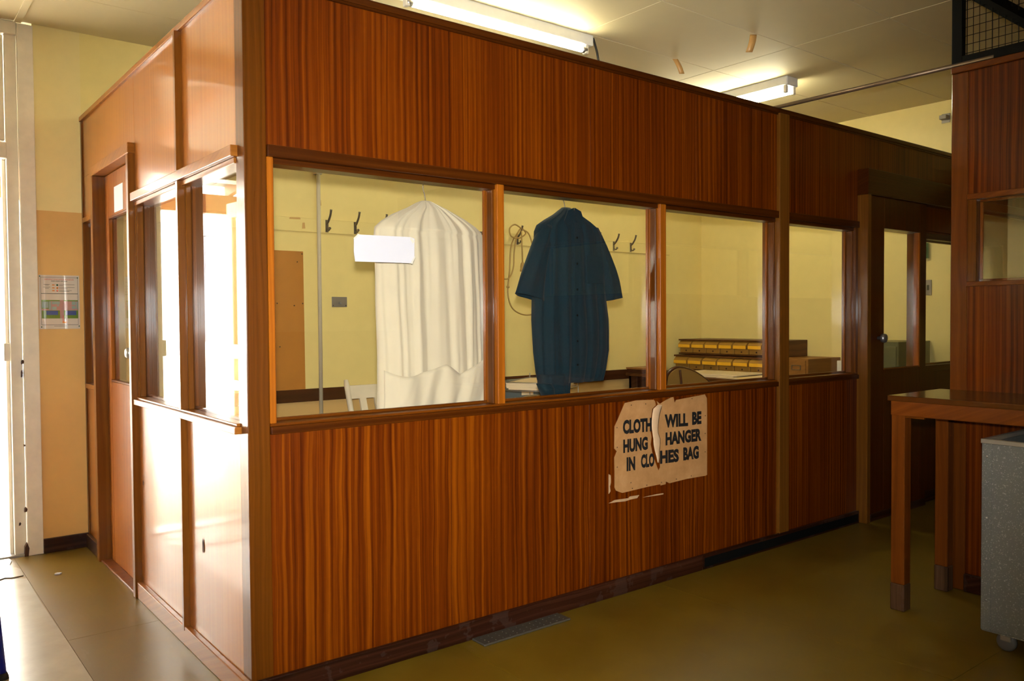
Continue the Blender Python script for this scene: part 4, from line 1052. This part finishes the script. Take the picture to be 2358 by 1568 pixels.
# ---- work table in front of the second partition
tb = thing('work_table', 'high mahogany work table standing against the second partition', 'table', (2.8, -1.6, 0))
TX0, TX1, TY0, TY1 = 2.565, 3.052, -2.35, -.905
box('table_top', TX0-.012, TX1+.004, TY0-.012, TY1+.010, .932, .956, 'table_top', tb, .004, 2)
box('apron', TX0, TX0+.028, TY0, TY1, .868, .932, 'table_h', tb, .002); box('apron', TX1-.03, TX1-.004, TY0, TY1, .868, .932, 'table_h', tb, .002)
box('apron', TX0+.028, TX1-.03, TY1-.028, TY1, .868, .932, 'table_h', tb, .002); box('apron', TX0+.028, TX1-.03, TY0, TY0+.028, .868, .932, 'table_h', tb, .002)
for x in (TX0+.001, TX1-.066):
    for y in (TY0+.001, TY1-.062):
        lg = box('leg', x, x+.060, y, y+.060, .118, .932-.064 if False else .90, 'table_v', tb, .003)
        box('worn_foot', x-.001, x+.061, y-.001, y+.061, 0, .118, 'worn_foot', lg, .003)
box('glue_strip', TX0+.004, TX0+.020, -1.05, -.968, .860, .8675, 'bead_h', tb, .001)
stf = None

# ---- galvanised bin on casters
gbx = thing('wheeled_bin', 'grey speckled metal bin on casters beside the work table', 'bin', (2.65, -1.75, 0))
bx0, bx1, by0, by1, bz0, bz1 = 2.40, 2.93, -2.20, -1.355, .082, .822
box('side_panel', bx0, bx0+.006, by0, by1, bz0, bz1, 'galv', gbx, .002); box('side_panel', bx1-.006, bx1, by0, by1, bz0, bz1, 'galv', gbx, .002)
box('end_panel', bx0+.006, bx1-.006, by1-.006, by1, bz0, bz1, 'galv', gbx, .002); box('end_panel', bx0+.006, bx1-.006, by0, by0+.006, bz0, bz1, 'galv', gbx, .002)
box('bottom', bx0, bx1, by0, by1, bz0-.006, bz0, 'galv', gbx, .001)
boxes('top_rim', [(bx0-.006, bx0+.012, by0-.006, by1+.006, bz1-.012, bz1+.006), (bx1-.012, bx1+.006, by0-.006, by1+.006, bz1-.012, bz1+.006), (bx0, bx1, by1-.012, by1+.006, bz1-.012, bz1+.006), (bx0, bx1, by0-.006, by0+.012, bz1-.012, bz1+.006)], 'plate_grey', gbx, .002)
box('corner_strip', bx0-.003, bx0+.001, by1-.034, by1+.002, bz0, bz1-.012, 'galv', gbx, .001)
for z in (.20, .36, .52, .66, .76): lathe('rivet', [(.005, 0), (.004, .002), (.001, .003)], (bx0-.003, by1-.017, z), (-1, 0, 0), 'steel', gbx, 8)
for (x, y) in ((bx0+.06, by1-.07), (bx1-.06, by1-.07), (bx0+.06, by0+.07), (bx1-.06, by0+.07)):
    cs = box('caster_fork', x-.018, x+.018, y-.020, y+.020, .040, bz0-.006, 'plate_grey', gbx, .003)
    lathe('wheel', [(.008, 0), (.028, .002), (.036, .006), (.036, .022), (.028, .026), (.008, .028)], (x-.014, y, .036), (1, 0, 0), 'caster', cs, 18)
bl_ = thing('bin_liner', 'dark blue plastic liner bag inside the speckled metal bin', 'bag', (2.65, -1.7, .4))
bm = bmesh.new(); grid = []
for i in range(15):
    row = []
    for j in range(15):
        u, v = i/14, j/14; e = max(abs(2*u-1), abs(2*v-1))
        row.append(bm.verts.new((bx0+.012+(bx1-bx0-.024)*u, by0+.012+(by1-by0-.024)*v, .50+.24*e**3+.03*math.sin(u*17+v*5)*math.cos(v*13))))
    grid.append(row)
for A_, B_ in zip(grid, grid[1:]):
    for k in range(14): bm.faces.new((A_[k], A_[k+1], B_[k+1], B_[k]))
bm.normal_update(); bmesh.ops.solidify(bm, geom=bm.faces[:], thickness=.002)
link('liner', fin(bm, 'liner'), 'blue_bag', bl_, True)

# ---- metal floor plate by the partition
fp = thing('floor_plate', 'ribbed grey metal floor plate beside the front skirting', 'plate', (1.13, -.062, 0))
box('plate', .903, 1.368, -.108, -.019, 0, .009, 'floor_steel', fp, .003)
for i in range(12):
    for j in range(3):
        lathe('stud', [(.0035, 0), (.0028, .0015), (.001, .002)], (.935+.0365*i, -.092+.026*j, .009), (0, 0, 1), 'floor_steel', fp, 6)
# ---- litter on the floor near the door, torn lino at the threshold
tl = thing('torn_floor_covering', 'torn pale floor covering lifting at the entrance threshold', 'flooring', (-.5, 2.3, 0))
M['pale_lino'] = plain('glare_pale_lino', (.44, .42, .36), .25, var=.08, coat=.3)  # paler than the other lino, door glare is put into the colour
prism_xy('torn_sheet', [(-1.2, 2.10), (-.52, 2.115), (-.47, 2.15), (-.44, 2.13), (-.39, 2.135), (-.384, 2.26), (-.400, 2.32), (-.425, 2.33), (-.418, 2.40), (-.400, 2.47), (-.405, 2.53), (-1.2, 2.53)], .0004, .005, 'pale_lino', tl)
prism_xy('torn_sheet', [(-1.3, .2), (-.384, .2), (-.384, 1.0), (-.388, 1.62), (-.384, 2.07), (-.43, 2.10), (-.47, 2.09), (-.55, 2.08), (-1.3, 2.06)], .0002, .003, 'pale_lino', tl)
tag(base_origin(prism_xy('paper_scrap', [(-.262, 2.05), (-.238, 2.042), (-.226, 2.058), (-.245, 2.070), (-.258, 2.064)], .0005, .006, 'paper')), 'tiny white paper scrap on the floor near the door', 'scrap')

# ---- blue chair at the left edge (one leg in view)
bc = thing('blue_metal_chair', 'blue tubular metal chair leg at the left picture edge', 'chair', (-.95, .95, 0))
legs = [(-.637, .766, -.668, .775), (-1.20, .78, -1.13, .84), (-.665, 1.30, -.735, 1.23), (-1.20, 1.30, -1.13, 1.23)]
for (a, b, c, d) in legs:
    lg = tube('leg', [(a, b, .012), (c, d, .44)], .0125, 'blue_plastic', bc, 10)
    lathe('foot_cap', [(.019, 0), (.019, .012), (.015, .026)], (a, b, 0), (c-a, d-b, .43), 'rubber', lg, 12)
box('seat', -1.15, -.715, .82, 1.25, .44, .462, 'blue_plastic', bc, .008, 2)
for x in (-.735, -1.13): tube('back_post', [(x, 1.23, .44), (x, 1.30, .86)], .0125, 'blue_plastic', bc, 10)
box('backrest', -1.145, -.72, 1.265, 1.285, .62, .86, 'blue_plastic', bc, .006, 2)
